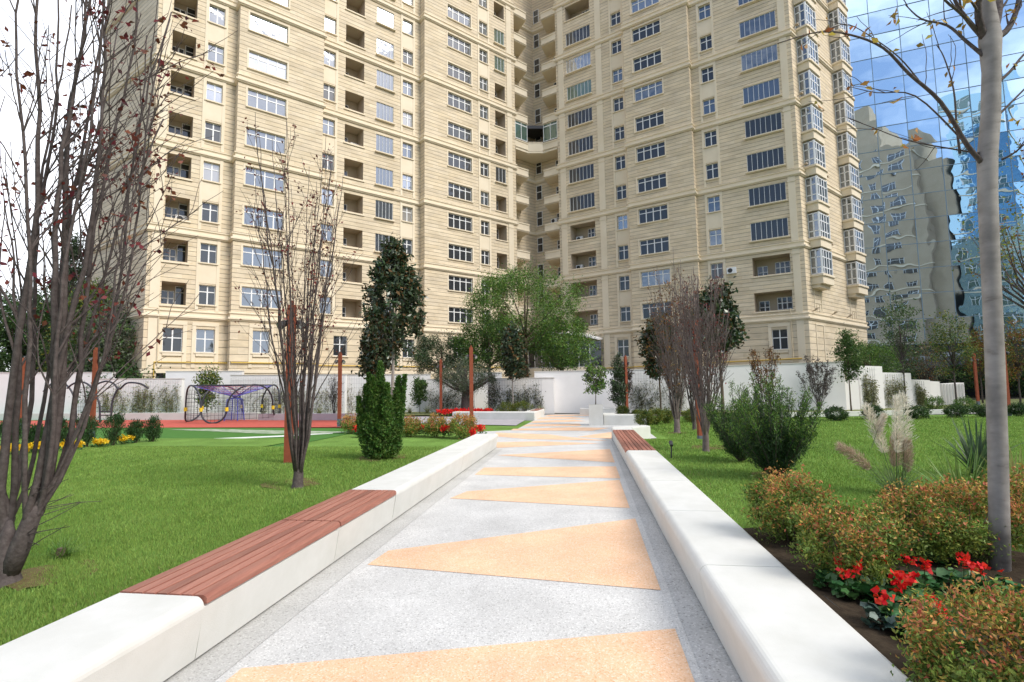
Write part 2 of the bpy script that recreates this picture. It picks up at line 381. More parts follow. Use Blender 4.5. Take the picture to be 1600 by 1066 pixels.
# ground floor windows
for H, P, s, g in ((hA, LA, -22.85, G_DARK), (hA, LA, -20.78, G_MID), (hB, LB, -17.12, G_MID), (hC, LA, -5.9, G_DARK), (hC, LA, -3.95, G_MID), (hC, LA, -10.5, G_DARK),
                   (hD, LB, 1.1, G_DARK), (hD, LB, 4.6, G_DARK), (hE, RG, -2.36, G_DARK), (hF, RF, 1.5, G_DARK), (hG, RG, 12.0, G_DARK), (hG, RG, 7.1, G_DARK)):
    H.append((s-.61, s+.61, 4.55, 6.3, .24)); window('ground', P, s, 4.55, -.2, g)
for s in (-23.3, -20.9): hA.append((s-.45, s+.45, 2.2, 3.1, .3)); cw = MB(); cw.q([LA.w(s-.45, 2.2, -.28), LA.w(s+.45, 2.2, -.28), LA.w(s+.45, 3.1, -.28), LA.w(s-.45, 3.1, -.28)]); cw.build('basement_window', G_DARK, BLD, BO)
facade(LA, -24.6, -19.3, hA); facade(LB, -19.3, -12.65, hB); facade(LA, -12.65, -2.7, hC); facade(LB, -2.7, 8.93, hD)
facade(RG, -9.4, -1.0, hE); facade(RF, -1.0, 5.57, hF); facade(RG, 5.57, 14.25, hG)
NL, NR = LB.sh(-1.91), RF.sh(-2.67)
VC = NL.w(13.47, 0)
sR = (VC-NR.p).dot(uR)
facade(NL, 8.93, 13.47, []); facade(NR, sR, -9.4, [])
facade(SF, 0, 13.9, [])
WL = 10.6
def side(A, B):   # wall between two ground points
    d = (B-A); ln = d.length; d.normalize(); facade(Pl(A, d, Vector((d.y, -d.x, 0))), 0, ln, [])
side(LA.w(-19.3, 0), LB.w(-19.3, 0)); side(LB.w(-12.65, 0), LA.w(-12.65, 0)); side(LA.w(-2.7, 0), LB.w(-2.7, 0)); side(LB.w(8.93, 0), NL.w(8.93, 0))
side(NR.w(-9.4, 0), RG.w(-9.4, 0)); side(RG.w(-1, 0), RF.w(-1, 0)); side(RF.w(5.57, 0), RG.w(5.57, 0))
# side wing facing left and hidden back walls
LW = LC-uR*WL; side(LW, LC)
SE = SF.w(13.9, 0); BK1 = SE-Vector(nL)*12+Vector((-4, 14, 0)); BK2 = LW-Vector(nL)*9+uL*4+Vector((0, 16, 0))
side(SE, BK1); side(BK1, BK2); side(BK2, LW)
outline = [LC, LA.w(-19.3, 0), LB.w(-19.3, 0), LB.w(-12.65, 0), LA.w(-12.65, 0), LA.w(-2.7, 0), LB.w(-2.7, 0), LB.w(8.93, 0), NL.w(8.93, 0), VC, NR.w(-9.4, 0), RG.w(-9.4, 0), RG.w(-1, 0), RF.w(-1, 0), RF.w(5.57, 0), RG.w(5.57, 0), GC, SE, BK1, BK2, LW]
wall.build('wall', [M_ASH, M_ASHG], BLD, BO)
rf = MB(); rf.q([(p.x, p.y, ZT) for p in outline]); rf.build('roof', M_STONED, BLD, BO)
# cornices every second floor, following every face
corn = MB()
VIS = [(LC-uR*WL, LC), (LC, LA.w(-19.3, 0)), (LA.w(-19.3, 0), LB.w(-19.3, 0)), (LB.w(-19.3, 0), LB.w(-12.65, 0)), (LB.w(-12.65, 0), LA.w(-12.65, 0)), (LA.w(-12.65, 0), LA.w(-2.7, 0)), (LA.w(-2.7, 0), LB.w(-2.7, 0)),
       (LB.w(-2.7, 0), LB.w(8.93, 0)), (LB.w(8.93, 0), NL.w(8.93, 0)), (NL.w(8.93, 0), VC), (VC, NR.w(-9.4, 0)), (NR.w(-9.4, 0), RG.w(-9.4, 0)), (RG.w(-9.4, 0), RG.w(-1, 0)), (RG.w(-1, 0), RF.w(-1, 0)),
       (RF.w(-1, 0), RF.w(5.57, 0)), (RF.w(5.57, 0), RG.w(5.57, 0)), (RG.w(5.57, 0), GC), (GC, SE), (SE, BK1)]
def offset_ring(pts, o):
    out = []
    n = len(pts)
    for i in range(n):
        if i == 0 or i == n-1:
            d = (pts[1]-pts[0]) if i == 0 else (pts[-1]-pts[-2]); d.normalize(); out.append(pts[i]+Vector((d.y, -d.x, 0))*o); continue
        a = (pts[i]-pts[i-1]).normalized(); b = (pts[i+1]-pts[i]).normalized()
        na = Vector((a.y, -a.x, 0)); nb = Vector((b.y, -b.x, 0)); m = na+nb
        k = m.dot(na)
        out.append(pts[i]+m*(o/max(k, .25)))
    return out
ring0 = [VIS[0][0]]+[b for a, b in VIS]
def course(mb, prof, z):   # prof: list of (out, dz) bottom->top
    rings = [offset_ring(ring0, o) for o, dz in prof]
    for j in range(len(prof)-1):
        for i in range(len(ring0)-1):
            a, b = rings[j][i], rings[j][i+1]; c, d = rings[j+1][i+1], rings[j+1][i]
            mb.q([(a.x, a.y, z+prof[j][1]), (b.x, b.y, z+prof[j][1]), (c.x, c.y, z+prof[j+1][1]), (d.x, d.y, z+prof[j+1][1])])
for z in [6.95, 13.15, 19.55, 25.95, 32.35, 38.75, 45.15, 51.5]:
    course(corn, [(0, 0), (.10, .02), (.10, .07), (.19, .12), (.19, .25), (.05, .29), (.05, .52), (.13, .56), (.13, .64), (0, .68)], z)
course(corn, [(0, 3.0), (.07, 3.0), (.07, 3.25), (0, 3.28)], 0)
corn.build('cornice', M_STONE, BLD, BO)
# window surrounds, pilasters
CZ = [6.95, 13.15, 19.55, 25.95, 32.35, 38.75, 45.15]
def surround(P, s, w):
    for c0, c1 in zip(CZ, CZ[1:]):
        z0, z1 = c0+.7, c1-.02
        for x in (-1, 1): pbox(trim, P, s+x*(w/2+.12)-.11, s+x*(w/2+.12)+.11, z0, z1, 0, .05)
        k = [k for k in KS if z0 < zt(k)-1.5 and zt(k) < z1+.2]
        if len(k) == 2: pbox(trim, P, s-w/2-.01, s+w/2+.01, zt(k[0])+.12, zt(k[1])-1.62, 0, .018)
        pbox(trim, P, s-w/2-.01, s+w/2+.01, zt(k[-1])+.0, z1, 0, .03) if k and zt(k[-1])+.1 < z1 else None
for P, s in ((LA, -20.77), (LA, -11.85), (LA, -4.08), (LB, 4.57), (RG, -2.0), (RG, 7.1)): surround(P, s, 1.1)
for P, s, a in ((LA, -24.05, .3), (LA, -12.35+.0, .0), (LB, 8.1, .34), (RG, -4.1, .34), (RG, -8.75, .34), (RG, 13.62, .28)):
    if a:
        for c0, c1 in zip([3.3]+CZ, CZ): pbox(trim, P, s-a, s+a, c0+(.7 if c0 > 4 else 0), c1-.02, 0, .06); pbox(trim, P, s-a-.06, s+a+.06, c1-.45, c1-.3, 0, .1) if c0 > 4 else None
for P, s in ((LA, -22.85), (LA, -20.78), (LB, -17.12), (LA, -5.9), (LA, -3.95), (LB, 1.1), (RG, -2.36), (RG, 12.0)):
    for x in (-1, 1): pbox(trim, P, s+x*.75-.13, s+x*.75+.13, 3.4, 6.5, 0, .06)
    pbox(trim, P, s-.88, s+.88, 6.52, 6.8, 0, .06); pbox(trim, P, s-.6, s+.6, 4.25, 4.43, 0, .1)
    pbox(trim, P, s-.6, s+.6, 3.45, 4.1, 0, .03)
for P, s, hk in ((LB, -17.14, 1), (LB, 1.48, 1), (RF, 1.45, 1)):
    for k in KS:
        z = zt(k)
        pbox(trim, P, s-1.6, s-1.46, z-1.5, z+.02, 0, .02); pbox(trim, P, s+1.46, s+1.6, z-1.5, z+.02, 0, .02); pbox(trim, P, s-1.6, s+1.6, z+.022, z+.14, 0, .024)
for P, a, b, ks in ((LA, -23.65, -22.12, range(2, 12)), (LA, -10.38, -8.6, range(2, 14)), (LB, 6.1, 7.5, KS), (RG, -8.05, -5.05, KS), (RG, 10.15, 13.15, range(2, 13)), (LA, -7.36, -5.6, range(2, 14))):
    for k in ks: pbox(trim, P, a-.12, b+.12, zt(k)-1.83, zt(k)-1.73, 0, .09)
trim.build('stone_trim', M_STONE, BLD, BO)
# corner balconies in the notch
def seg(mb, A, B, z0, z1, th):
    d = (B-A).normalized(); n = Vector((d.y, -d.x, 0))*th
    P = [A, B, B-n, A-n]; mb.prism([(p.x, p.y) for p in P][::-1], z0, z1)
for k in range(3, 15):
    z = zt(k)-3.4
    for P, a, b, N in ((LB, 8.93, 10.8, NL), (RG, -9.4, -11.3, NR)):
        bm = MB()
        A, B = P.w(a, 0), P.w(b, 0)
        sb = (B-N.p).dot(N.u); C = N.w(sb+(.5 if P is LB else -.5), 0); D = N.w((A-N.p).dot(N.u), 0)
        poly = [A, B, C, D]
        if P is RG: poly = poly[::-1]
        bm.prism([(p.x, p.y) for p in poly], z-.02, z+.16)
        if P is LB: seg(bm, A, B, z, z+.93, .14); seg(bm, B, C, z, z+.93, .14)
        else: seg(bm, B, A, z, z+.93, .14); seg(bm, C, B, z, z+.93, .14)
        for zz, oo in ((.1, .06), (.85, .07)):
            A2, B2 = P.w(a, 0, oo), P.w(b, 0, oo)
            if P is LB: seg(bm, A2, B2, z+zz, z+zz+.12, .3)
            else: seg(bm, B2, A2, z+zz, z+zz+.12, .3)
        bm.build('corner_balcony', M_STONE, BLD, BO)
        window('balc', N, (D-N.p).dot(N.u)+(.75 if P is LB else -1.0), zt(k)-1.75, .05, G_DARK)
    window('slot', NR, sR+.62, zt(k)-1.75, .05, G_DARK)
# one bridged and glazed balcony
z = zt(9)-3.4; bm = MB()
A, B, C, D = LB.w(10.8, 0), RG.w(-11.3, 0), NR.w(-11.6, 0), NL.w(11.2, 0)
seg(bm, A, B, z, z+1.08, .14); bm.prism([(p.x, p.y) for p in (LB.w(9, 0), A, B, RG.w(-9.5, 0), NR.w(-9.5, 0), VC, NL.w(9, 0))], z-.2, z-.03)
seg(bm, A+(B-A)*.02, A+(B-A)*.98, z+.95, z+1.14, .3)
bm.build('corner_balcony', M_STONE, BLD, BO)
cg = MB()
for P, a, b in ((LB, 8.98, 10.75), (RG, -11.25, -9.45)):
    for q in (0, .5, 1): s = a+(b-a)*q; pbox(cg, P, s-.03, s+.03, z+1.15, z+3.3, -.1, -.04)
    pbox(cg, P, a, b, z+1.15, z+1.22, -.1, -.05); pbox(cg, P, a, b, z+2.85, z+2.95, -.1, -.05); pbox(cg, P, a, b, z+3.2, z+3.3, -.1, -.05)
    gg = MB(); gg.q([P.w(a, z+1.2, -.07), P.w(b, z+1.2, -.07), P.w(b, z+3.25, -.07), P.w(a, z+3.25, -.07)]); gg.build('balcony_glazing', G_GREEN, BLD, BO)
cg.build('glazing_frame', M_UPVC, BLD, BO)
cn = MB(); p = [A, B, NR.w(-11.7, 0), VC, NL.w(11.3, 0)]
cn.prism([(q.x, q.y) for q in p], z+3.0, z+3.12); seg(cn, A, B, z+2.75, z+3.0, .05); cn.build('balcony_canopy', M_IRON, BLD, BO)
# bay windows on the right-hand face
for s0, s1 in ((1.15, 3.3), (9.4, 11.7)):
    for k in range(3, 15):
        zb = zt(k)-1.95; zu = zt(k)+.25; p = .9
        b = MB()
        for e, za, zb2 in ((.1, zb-.85, zb-.2), (.22, zb-.2, zb-.02)):
            pl = [SF.w(s0-e, 0), SF.w(s0-e, 0, p+e*.6), SF.w(s0-e+.3, 0, p+e), SF.w(s1+e-.3, 0, p+e), SF.w(s1+e, 0, p+e*.6), SF.w(s1+e, 0)]
            b.prism([(q.x, q.y) for q in pl], za, zb2)
        if k == 3:
            pl = [SF.w(s0, 0), SF.w(s0, 0, p*.75), SF.w(s1, 0, p*.75), SF.w(s1, 0)]; b.prism([(q.x, q.y) for q in pl], zb-1.15, zb-.85)
        bw = b.build('bay', M_STONE, BLD, BO)
        f = MB()
        faces = [(SF.w(s0, 0), SF.w(s0, 0, p)), (SF.w(s0, 0, p), SF.w(s1, 0, p)), (SF.w(s1, 0, p), SF.w(s1, 0))]
        g = MB()
        for fi, (A, B) in enumerate(faces):
            d = (B-A); ln = d.length; dn = d.normalized()
            nn = 2 if fi != 1 else 4
            for i in range(nn+1):
                c = A+dn*(ln*i/nn); seg(f, c-dn*.06, c+dn*.06, zb, zu, .07)
            for za in (zb, zb+.55, zu-.75, zu-.1): seg(f, A, B, za, za+.09, .06)
            n_ = Vector((dn.y, -dn.x, 0))*-.03
            g.q([A+n_+Vector((0, 0, zb)), B+n_+Vector((0, 0, zb)), B+n_+Vector((0, 0, zu)), A+n_+Vector((0, 0, zu))])
        f.build('bay_window', M_UPVC, bw, BO); g.build('pane', G_MID, bw, BO)
for s in (2.2, 10.5):
    tp = MB()
    for a, b, c, d in ((s-.8, s-.7, 7.9, 9.9), (s+.7, s+.8, 7.9, 9.9), (s-.8, s+.8, 9.9, 10.0), (s-.85, s-.75, 3.6, 6.6), (s+.75, s+.85, 3.6, 6.6), (s-.85, s+.85, 6.6, 6.7), (s-.8, s+.8, 8.5, 8.56), (s-.35, s-.25, 7.75, 8.4), (s+.25, s+.35, 7.75, 8.4)): pbox(tp, SF, a, b, c, d, 0, .05)
    tp.build('blind_panel', M_STONE, BLD, BO)
tp_done = 1
for s, z in ((.9, 7.75), (5.0, 7.75), (5.2, 20.4), (5.2, 26.8), (.5, 20.4), (.5, 33.2), (5.2, 33.2), (.5, 26.8), (5.2, 14), (8.6, 7.75)): fl = MB(); fl.tube([SF.w(s, z, .05), SF.w(s, z+.1, .35)], .05, 6); pbox(fl, SF, s-.15, s+.15, z+.1, z+.22, .3, .5); fl.build('floodlight', M_STONED, BLD, BO)
# a few air conditioner units
for P, s, z, o in ((NL, 9.9, zt(11)-1.9, .3), (LA, -9.0, zt(7)-1.6, -1.2), (LB, 6.5, zt(9)-1.68, -1.0), (RG, -7.6, zt(4)-1.6, -1.2), (RG, -7.5, zt(5)-1.6, -1.2), (LA, -22.5, zt(4)-1.6, -1.2), (LA, -9.1, zt(10)-1.6, -1.2), (RG, 8.4, zt(3)-1.2, .15), (NR, -11.0, zt(6)-1.9, .3)):
    m_ = MB(); pbox(m_, P, s-.4, s+.4, z, z+.55, o-.15, o+.15); ac = m_.build('air_conditioner', M_UPVC, BLD, BO)
    m_ = MB(); c_ = P.w(s-.1, z+.28, o+.152); m_.tube([c_, c_+P.n*.01], .21, 14); m_.build('fan_grille', M_IRON, ac, BO)
# gas pipes and drain pipes
def gpt(pts_):
    m_ = MB(); m_.tube(pts_, .05, 8); m_.build('gas_pipe', M_YPIPE, BLD, BO)
gpt([LA.w(-23.9, 0, .12), LA.w(-23.9, 3.78, .12), LA.w(-19.3, 3.78, .12), LB.w(-19.2, 3.78, .12), LB.w(-12.7, 3.78, .12)])
gpt([LA.w(-12.6, 3.7, .12), LA.w(-2.8, 3.7, .12)]); gpt([LB.w(-2.7, 3.7, .12), LB.w(8.9, 3.7, .12)])
gpt([RG.w(-5.0, 3.45, .12), RG.w(-1.1, 3.45, .12)]); gpt([RF.w(-1, 3.45, .12), RF.w(5.6, 3.6, .12)]); gpt([RG.w(5.6, 3.6, .12), RG.w(13.6, 3.7, .12)])
for P, s, z1 in ((LA, -23.75, 7.6), (RG, 12.95, 8), (RG, -4.85, 7.4), (RG, -4.4, 7.4)): dp = MB(); dp.tube([P.w(s, 3.6, .1), P.w(s, z1, .1)], .045, 8); dp.build('drain_pipe', M_WPIPE, BLD, BO)
# glazed entrance lobby with a curved white canopy
EN = MB(); pts = []
for i in range(9):
    a = i/8; s = -12.6+8*a; o = 1.6+2.0*math.sin(math.pi*min(1, .25+a*.75)); pts.append(RG.w(s, 0, o-1.2))
for A, B in zip(pts, pts[1:]):
    seg(EN, A, B, 0, 3.6, .2)
lob = EN.build('lobby_plinth', M_STONE, BLD, BO)
lf, lg, lc_ = MB(), MB(), MB()
for A, B in zip(pts, pts[1:]):
    dn = (B-A).normalized(); seg(lf, A-dn*.05, A+dn*.05, 3.6, 6.3, .1); seg(lf, A, B, 3.6, 3.7, .1); seg(lf, A, B, 5.5, 5.58, .09); seg(lf, A, B, 6.2, 6.3, .1)
    lg.q([A+Vector((0, 0, 3.6)), B+Vector((0, 0, 3.6)), B+Vector((0, 0, 6.3)), A+Vector((0, 0, 6.3))])
lf.build('lobby_frame', M_UPVC, BLD, BO); lg.build('lobby_glass', G_DARK, BLD, BO)
n = len(pts)
for i in range(n-1):
    za = 6.35+.75*math.sin(math.pi*i/(n-1)); zb = 6.35+.75*math.sin(math.pi*(i+1)/(n-1))
    A, B = pts[i]+nR*.5, pts[i+1]+nR*.5; C, D = pts[i+1]-nR*2.4, pts[i]-nR*2.4
    lc_.hexa([Vector((q.x, q.y, zz)) for q, zz in ((A, za), (B, zb), (C, zb+.3), (D, za+.3), (A, za+.16), (B, zb+.16), (C, zb+.46), (D, za+.46))])
lc_.build('lobby_canopy', M_RENDER2, BLD, BO)
# ================================================================== neighbours: mirror tower, blocks behind the camera
def glass_tower():
    d = Vector((-.927, .375, 0)); n = Vector((-.375, -.927, 0)); O = Vector((44, 60, 0))
    t = thing('glass_tower', O, 'blue mirrored glass tower reflecting the sky and a beige block', 'building')
    rng = random.Random(3); g = MB(); m = MB()
    P = Pl(O, d, n)
    PW, PH = 3.0, 2.9; a0, a1 = -60, 42; Z1 = 120
    ns, nz_ = int((a1-a0)/PW), int(Z1/PH)
    for i in range(ns):
        for j in range(2, nz_):
            s, z = a0+i*PW, j*PH; tx, tz = rng.gauss(0, .008), rng.gauss(0, .008)
            g.q([P.w(s+PW, z, -tx-tz), P.w(s, z, tx-tz), P.w(s, z+PH, tx+tz), P.w(s+PW, z+PH, -tx+tz)])
    g.build('curtain_wall', G_MIR, t, O)
    for j in range(2, nz_+1): pbox(m, P, a0, a1, j*PH-.025, j*PH+.025, -.02, .06)
    for i in range(ns+1): pbox(m, P, a0+i*PW-.018, a0+i*PW+.018, 5.8, Z1, -.02, .075)
    m.build('mullions', M_MULL, t, O)
    b = MB(); pbox(b, P, a0, a1, 0, Z1-.5, -12, -.3); b.build('core', M_TDARK, t, O)
    # dark swooping entrance canopy in front of the base
    c = MB(); N = 14
    for i in range(N):
        s0, s1 = 10-44*i/N, 10-44*(i+1)/N
        f = lambda k: 1.6+2.4*math.sin(math.pi*.5*min(1, k/N*1.5))
        za, zb = f(i), f(i+1)
        c.hexa([P.w(s0, za, 10), P.w(s1, zb, 10), P.w(s1, zb+.3, .2), P.w(s0, za+.3, .2), P.w(s0, za+.9, 10), P.w(s1, zb+.9, 10), P.w(s1, zb+1.5, .2), P.w(s0, za+1.5, .2)])
    c.build('entrance_canopy', M_TCAN, t, O)
    c = MB()
    for i in range(9):
        s = 6-5*i; c.tube([P.w(s, 0, 9), P.w(s, 3.6+min(4, i*.9), 9)], .16, 8)
    c.build('canopy_columns', M_TDARK, t, O)
G_MIR = glassmat('mirror_glass', (.02, .05, .09), tint=(.66, .84, 1.0), refl=.88, rough=.006, wob=.012, wsc=.45)
M_MULL = mat('mullion_metal', (.22, .32, .42), .4, .5)
M_TDARK = mat('tower_dark', (.03, .04, .055), .6, .3)
M_TCAN = mat('canopy_cladding', (.09, .11, .14), .45, .5, var=(.14, .16, .20), vscale=.5)
glass_tower()
def block(x, y, rz, w, d, h, label, m, fh=4.0, step=True, gm=None):
    t = thing('apartment_block', (x, y, 0), label, 'building', rz=R_(rz))
    b = MB(); b.box(-w/2, w/2, -d/2, d/2, 0, h)
    if step: b.box(-w*.28, w*.1, -d*.4, d*.4, h, h+8); b.box(-w*.2, -w*.02, -d*.3, d*.3, h+8, h+14); b.box(w/2, w/2+6, -d*.4, d*.4, 0, h-9)
    b.build('wall', m, t)
    wn, fr = MB(), MB()
    k = int((h-4)/fh)
    for side_ in (1, -1):
        for i in range(k):
            z = 3+i*fh; s = -w/2+1.6
            pat = [2.0, 4.6, 2.0, 3.4, 1.6]; j = 0
            while s < w/2-4:
                ww = pat[j % 5]; y0 = side_*d/2
                wn.box(s, s+ww, min(y0, y0+.12*side_), max(y0, y0+.12*side_), z, z+2.1)
                for q in range(int(ww/1.0)+1):
                    xx = s+ww*q/(int(ww/1.0)); fr.box(xx-.05, xx+.05, min(y0, y0+.16*side_), max(y0, y0+.16*side_), z, z+2.1)
                fr.box(s, s+ww, min(y0, y0+.17*side_), max(y0, y0+.17*side_), z+1.4, z+1.5)
                s += ww+2.3; j += 1
    o = wn.build('window_pane', gm or G_DARK, t); o['kind'] = 'stuff'
    o = fr.build('window_frame', M_UPVC, t); o['kind'] = 'stuff'
    co = MB()
    for i in range(0, k, 2):
        z = 2.2+i*fh; co.box(-w/2-.2, w/2+.2, -d/2-.2, d/2+.2, z, z+.35)
    co.build('cornice', M_STONE, t)
block(27, -62, 8, 24, 22, 72, 'beige stepped apartment block mirrored in the glass tower', mat('block_stone', (.42, .335, .235), .85, .15, var=(.50, .41, .30), vscale=.3))
block(52, -58, 8, 13, 14, 80, 'narrow teal glass block mirrored at the far right of the tower', glassmat('block_glass', (.05, .16, .22), tint=(.6, .85, 1), refl=.45), gm=G_GREEN, step=False)
block(-58, -52, -42, 60, 18, 25, 'low grey apartment block mirrored in the dark right-wing windows', mat('block_grey', (.20, .19, .18), .85, .15, var=(.28, .26, .23), vscale=.3), fh=3.4, step=False)
block(95, 6, 80, 40, 18, 60, 'dark office block mirrored in the middle wing windows', mat('block_dark', (.06, .065, .07), .6, .3), step=False)
# ================================================================== ground
def lawnmat():
    m, n, L, b = nodes('lawn')
    t = n.new('ShaderNodeTexCoord')
    z = n.new('ShaderNodeTexNoise'); z.inputs['Scale'].default_value = 1.1; z.inputs['Detail'].default_value = 5; L.new(t.outputs['Object'], z.inputs[0])
    z2 = n.new('ShaderNodeTexNoise'); z2.inputs['Scale'].default_value = 60; z2.inputs['Detail'].default_value = 4; L.new(t.outputs['Object'], z2.inputs[0])
    r = n.new('ShaderNodeValToRGB'); r.color_ramp.elements[0].position = .32; r.color_ramp.elements[1].position = .68
    r.color_ramp.elements[0].color = (.14, .25, .05, 1); r.color_ramp.elements[1].color = (.20, .35, .075, 1); L.new(z.outputs[0], r.inputs[0])
    m2 = n.new('ShaderNodeMix'); m2.data_type = 'RGBA'; m2.blend_type = 'MULTIPLY'; m2.inputs['Factor'].default_value = .8
    r2 = n.new('ShaderNodeMapRange'); r2.inputs['From Min'].default_value = .3; r2.inputs['From Max'].default_value = .7; r2.inputs['To Min'].default_value = .45; r2.inputs['To Max'].default_value = 1.35; L.new(z2.outputs[0], r2.inputs[0])
    L.new(r.outputs[0], m2.inputs['A']); L.new(r2.outputs[0], m2.inputs['B']); L.new(m2.outputs['Result'], b.inputs['Base Color'])
    b.inputs['Roughness'].default_value = .9; b.inputs['Specular IOR Level'].default_value = .1
    bu = n.new('ShaderNodeBump'); bu.inputs['Distance'].default_value = .03; L.new(z2.outputs[0], bu.inputs['Height']); L.new(bu.outputs[0], b.inputs['Normal'])
    return m
M_LAWN = lawnmat()
M_TURF = mat('synthetic_turf', (.055, .15, .03), .9, .1, var=(.075, .19, .04), vscale=3)
M_GROUND = mat('far_ground', (.13, .12, .10), .95, .1, var=(.2, .19, .16), vscale=.3)
M_RED = mat('rubber_surface', (.42, .085, .065), .9, .15, var=(.52, .12, .09), vscale=4)
def sheet(name, poly, z, m, zf=None):
    mb = MB(); mb.q([(p[0], p[1], z) for p in poly]); o = mb.build(name, m); return struct(o)
sheet('ground', [(-900, -900), (900, -900), (900, 900), (-900, 900)], -.06, M_GROUND)
def grid_sheet(name, tvpoly_fn, t0, t1, v0, v1, dt, m):
    mb = MB(); ts = np.arange(t0, t1+1e-6, dt); vs = np.linspace(v0, v1, max(2, int(abs(v1-v0)/dt)+1)); idx = {}
    for i, t in enumerate(ts):
        for j, v in enumerate(vs):
            p = TV(t, v); idx[i, j] = len(mb.v); mb.v.append((p.x, p.y, gz(p.x, p.y)+tvpoly_fn(t, v))); mb.uv.append((0, 0))
    for i in range(len(ts)-1):
        for j in range(len(vs)-1):
            q = (idx[i, j], idx[i+1, j], idx[i+1, j+1], idx[i, j+1]); mb.f.append(q if v1 < v0 else q[::-1]); mb.mi.append(0)
    return struct(mb.build(name, m, sm=True))
TL, TR = 14.5, 16.6
grid_sheet('lawn', lambda t, v: 0, -6, 14.5, -3.0, -32, .5, M_LAWN)
grid_sheet('lawn', lambda t, v: .02, 14.5, 17, -9.5, -34, .5, M_LAWN)
# beyond the mound: lawn tongue between the path and the playground
grid_sheet('lawn', lambda t, v: -.012-gz(*TV(t, v).xy)*.0, 13.5, 26, -2.0, -9.2, .5, M_LAWN)
grid_sheet('lawn', lambda t, v: 0, -6, 17, 1.30, 34, .5, M_LAWN)
grid_sheet('lawn', lambda t, v: -.014, 16.4, 29, 1.5, 36, .5, M_LAWN)
sheet('sports_field', [TV(14.6, -8.9), TV(21.5, -8.9), TV(23.2, -34), TV(14.6, -34)], .0, M_TURF)
sheet('play_surface', [TV(22.0, -8), TV(28.6, -8), TV(30.5, -46), TV(22.8, -46)], .006, M_RED)
sheet('turf_strip', [TV(28.2, -6), TV(31, -6), TV(31, -46), TV(28.2, -46)], .012, M_TURF)
sheet('paving', [TV(22.5, -3), TV(30, -3), TV(30, -12), TV(25.5, -12)], .0195, mat('grey_paving', (.34, .32, .34), .85, .2, var=(.42, .40, .42), vscale=2))
M_LINE = mat('line_paint', (.75, .77, .74), .8, .2, var=(.6, .63, .6), vscale=6)
sheet('field_line', [at(205, 690.5, .004).xy, at(440, 680.5, .004).xy, at(520, 676, .004).xy, at(520, 677.5, .004).xy, at(440, 682.5, .004).xy, at(205, 693, .004).xy][::-1], .004, M_LINE)
sheet('field_line', [at(262, 671.5, .005).xy, at(330, 670.5, .005).xy, at(425, 672.5, .005).xy, at(560, 675, .005).xy, at(470, 679, .005).xy, at(390, 677, .005).xy, at(330, 674, .005).xy][::-1], .0085, mat('sand_dust', (.5, .5, .44), .95, .1, var=(.08, .2, .06), vscale=2.2))
# ------------------------------------------------------------------ path of terrazzo
def terrazzo(name, base, dark, light, sc=75, stain=True):
    m, n, L, b = nodes(name)
    t = n.new('ShaderNodeTexCoord')
    v = n.new('ShaderNodeTexVoronoi'); v.inputs['Scale'].default_value = sc; L.new(t.outputs['Object'], v.inputs['Vector'])
    sp = n.new('ShaderNodeSeparateColor'); L.new(v.outputs['Color'], sp.inputs[0])
    r = n.new('ShaderNodeValToRGB'); e = r.color_ramp.elements; e[0].position = 0; e[0].color = (*dark, 1); e[1].position = 1; e[1].color = (*light, 1)
    for p, c in ((.16, base), (.75, base)): q = e.new(p); q.color = (*c, 1)
    L.new(sp.outputs[0], r.inputs[0])
    z = n.new('ShaderNodeTexNoise'); z.inputs['Scale'].default_value = 1.3; z.inputs['Detail'].default_value = 8; z.inputs['Roughness'].default_value = .6; L.new(t.outputs['Object'], z.inputs[0])
    mr = n.new('ShaderNodeMapRange'); mr.inputs['From Min'].default_value = .3; mr.inputs['From Max'].default_value = .7; mr.inputs['To Min'].default_value = .84; mr.inputs['To Max'].default_value = 1.08; L.new(z.outputs[0], mr.inputs[0])
    mm = n.new('ShaderNodeMix'); mm.data_type = 'RGBA'; mm.blend_type = 'MULTIPLY'; mm.inputs['Factor'].default_value = 1
    L.new(r.outputs[0], mm.inputs['A']); L.new(mr.outputs[0], mm.inputs['B']); L.new(mm.outputs['Result'], b.inputs['Base Color'])
    b.inputs['Roughness'].default_value = .75; b.inputs['Specular IOR Level'].default_value = .25
    bu = n.new('ShaderNodeBump'); bu.inputs['Distance'].default_value = .003; bu.inputs['Strength'].default_value = .6; L.new(v.outputs['Distance'], bu.inputs['Height']); L.new(bu.outputs[0], b.inputs['Normal'])
    return m
M_TG = terrazzo('grey_terrazzo', (.575, .57, .56), (.36, .355, .345), (.74, .735, .72), 105)
M_TO = terrazzo('orange_terrazzo', (.80, .52, .335), (.66, .38, .21), (.84, .67, .54), 105)
M_TB = terrazzo('border_terrazzo', (.50, .495, .48), (.32, .31, .30), (.62, .62, .60), 110)
M_TD = terrazzo('drain_terrazzo', (.47, .47, .47), (.26, .255, .25), (.62, .62, .62), 85)
PATHP = [(-8, -2.5), (14.35, -2.5), (14.5, -3.1), (19.6, -4.1), (20.4, -2.75), (31.2, -2.4), (32.0, .2), (30, 2.2), (22.2, 2.2), (17.2, 2.2), (16.4, .9), (-8, .9)]
sheet('path', [TV(*p) for p in PATHP][::-1], 0, M_TG)
sheet('path_border', [TV(-8, -2.5), TV(14.2, -2.5), TV(14.2, -2.27), TV(-8, -2.135)][::-1], .004, M_TB)
sheet('path_border', [TV(-8, .575), TV(16.2, .70), TV(16.2, .9), TV(-8, .9)][::-1], .004, M_TD)
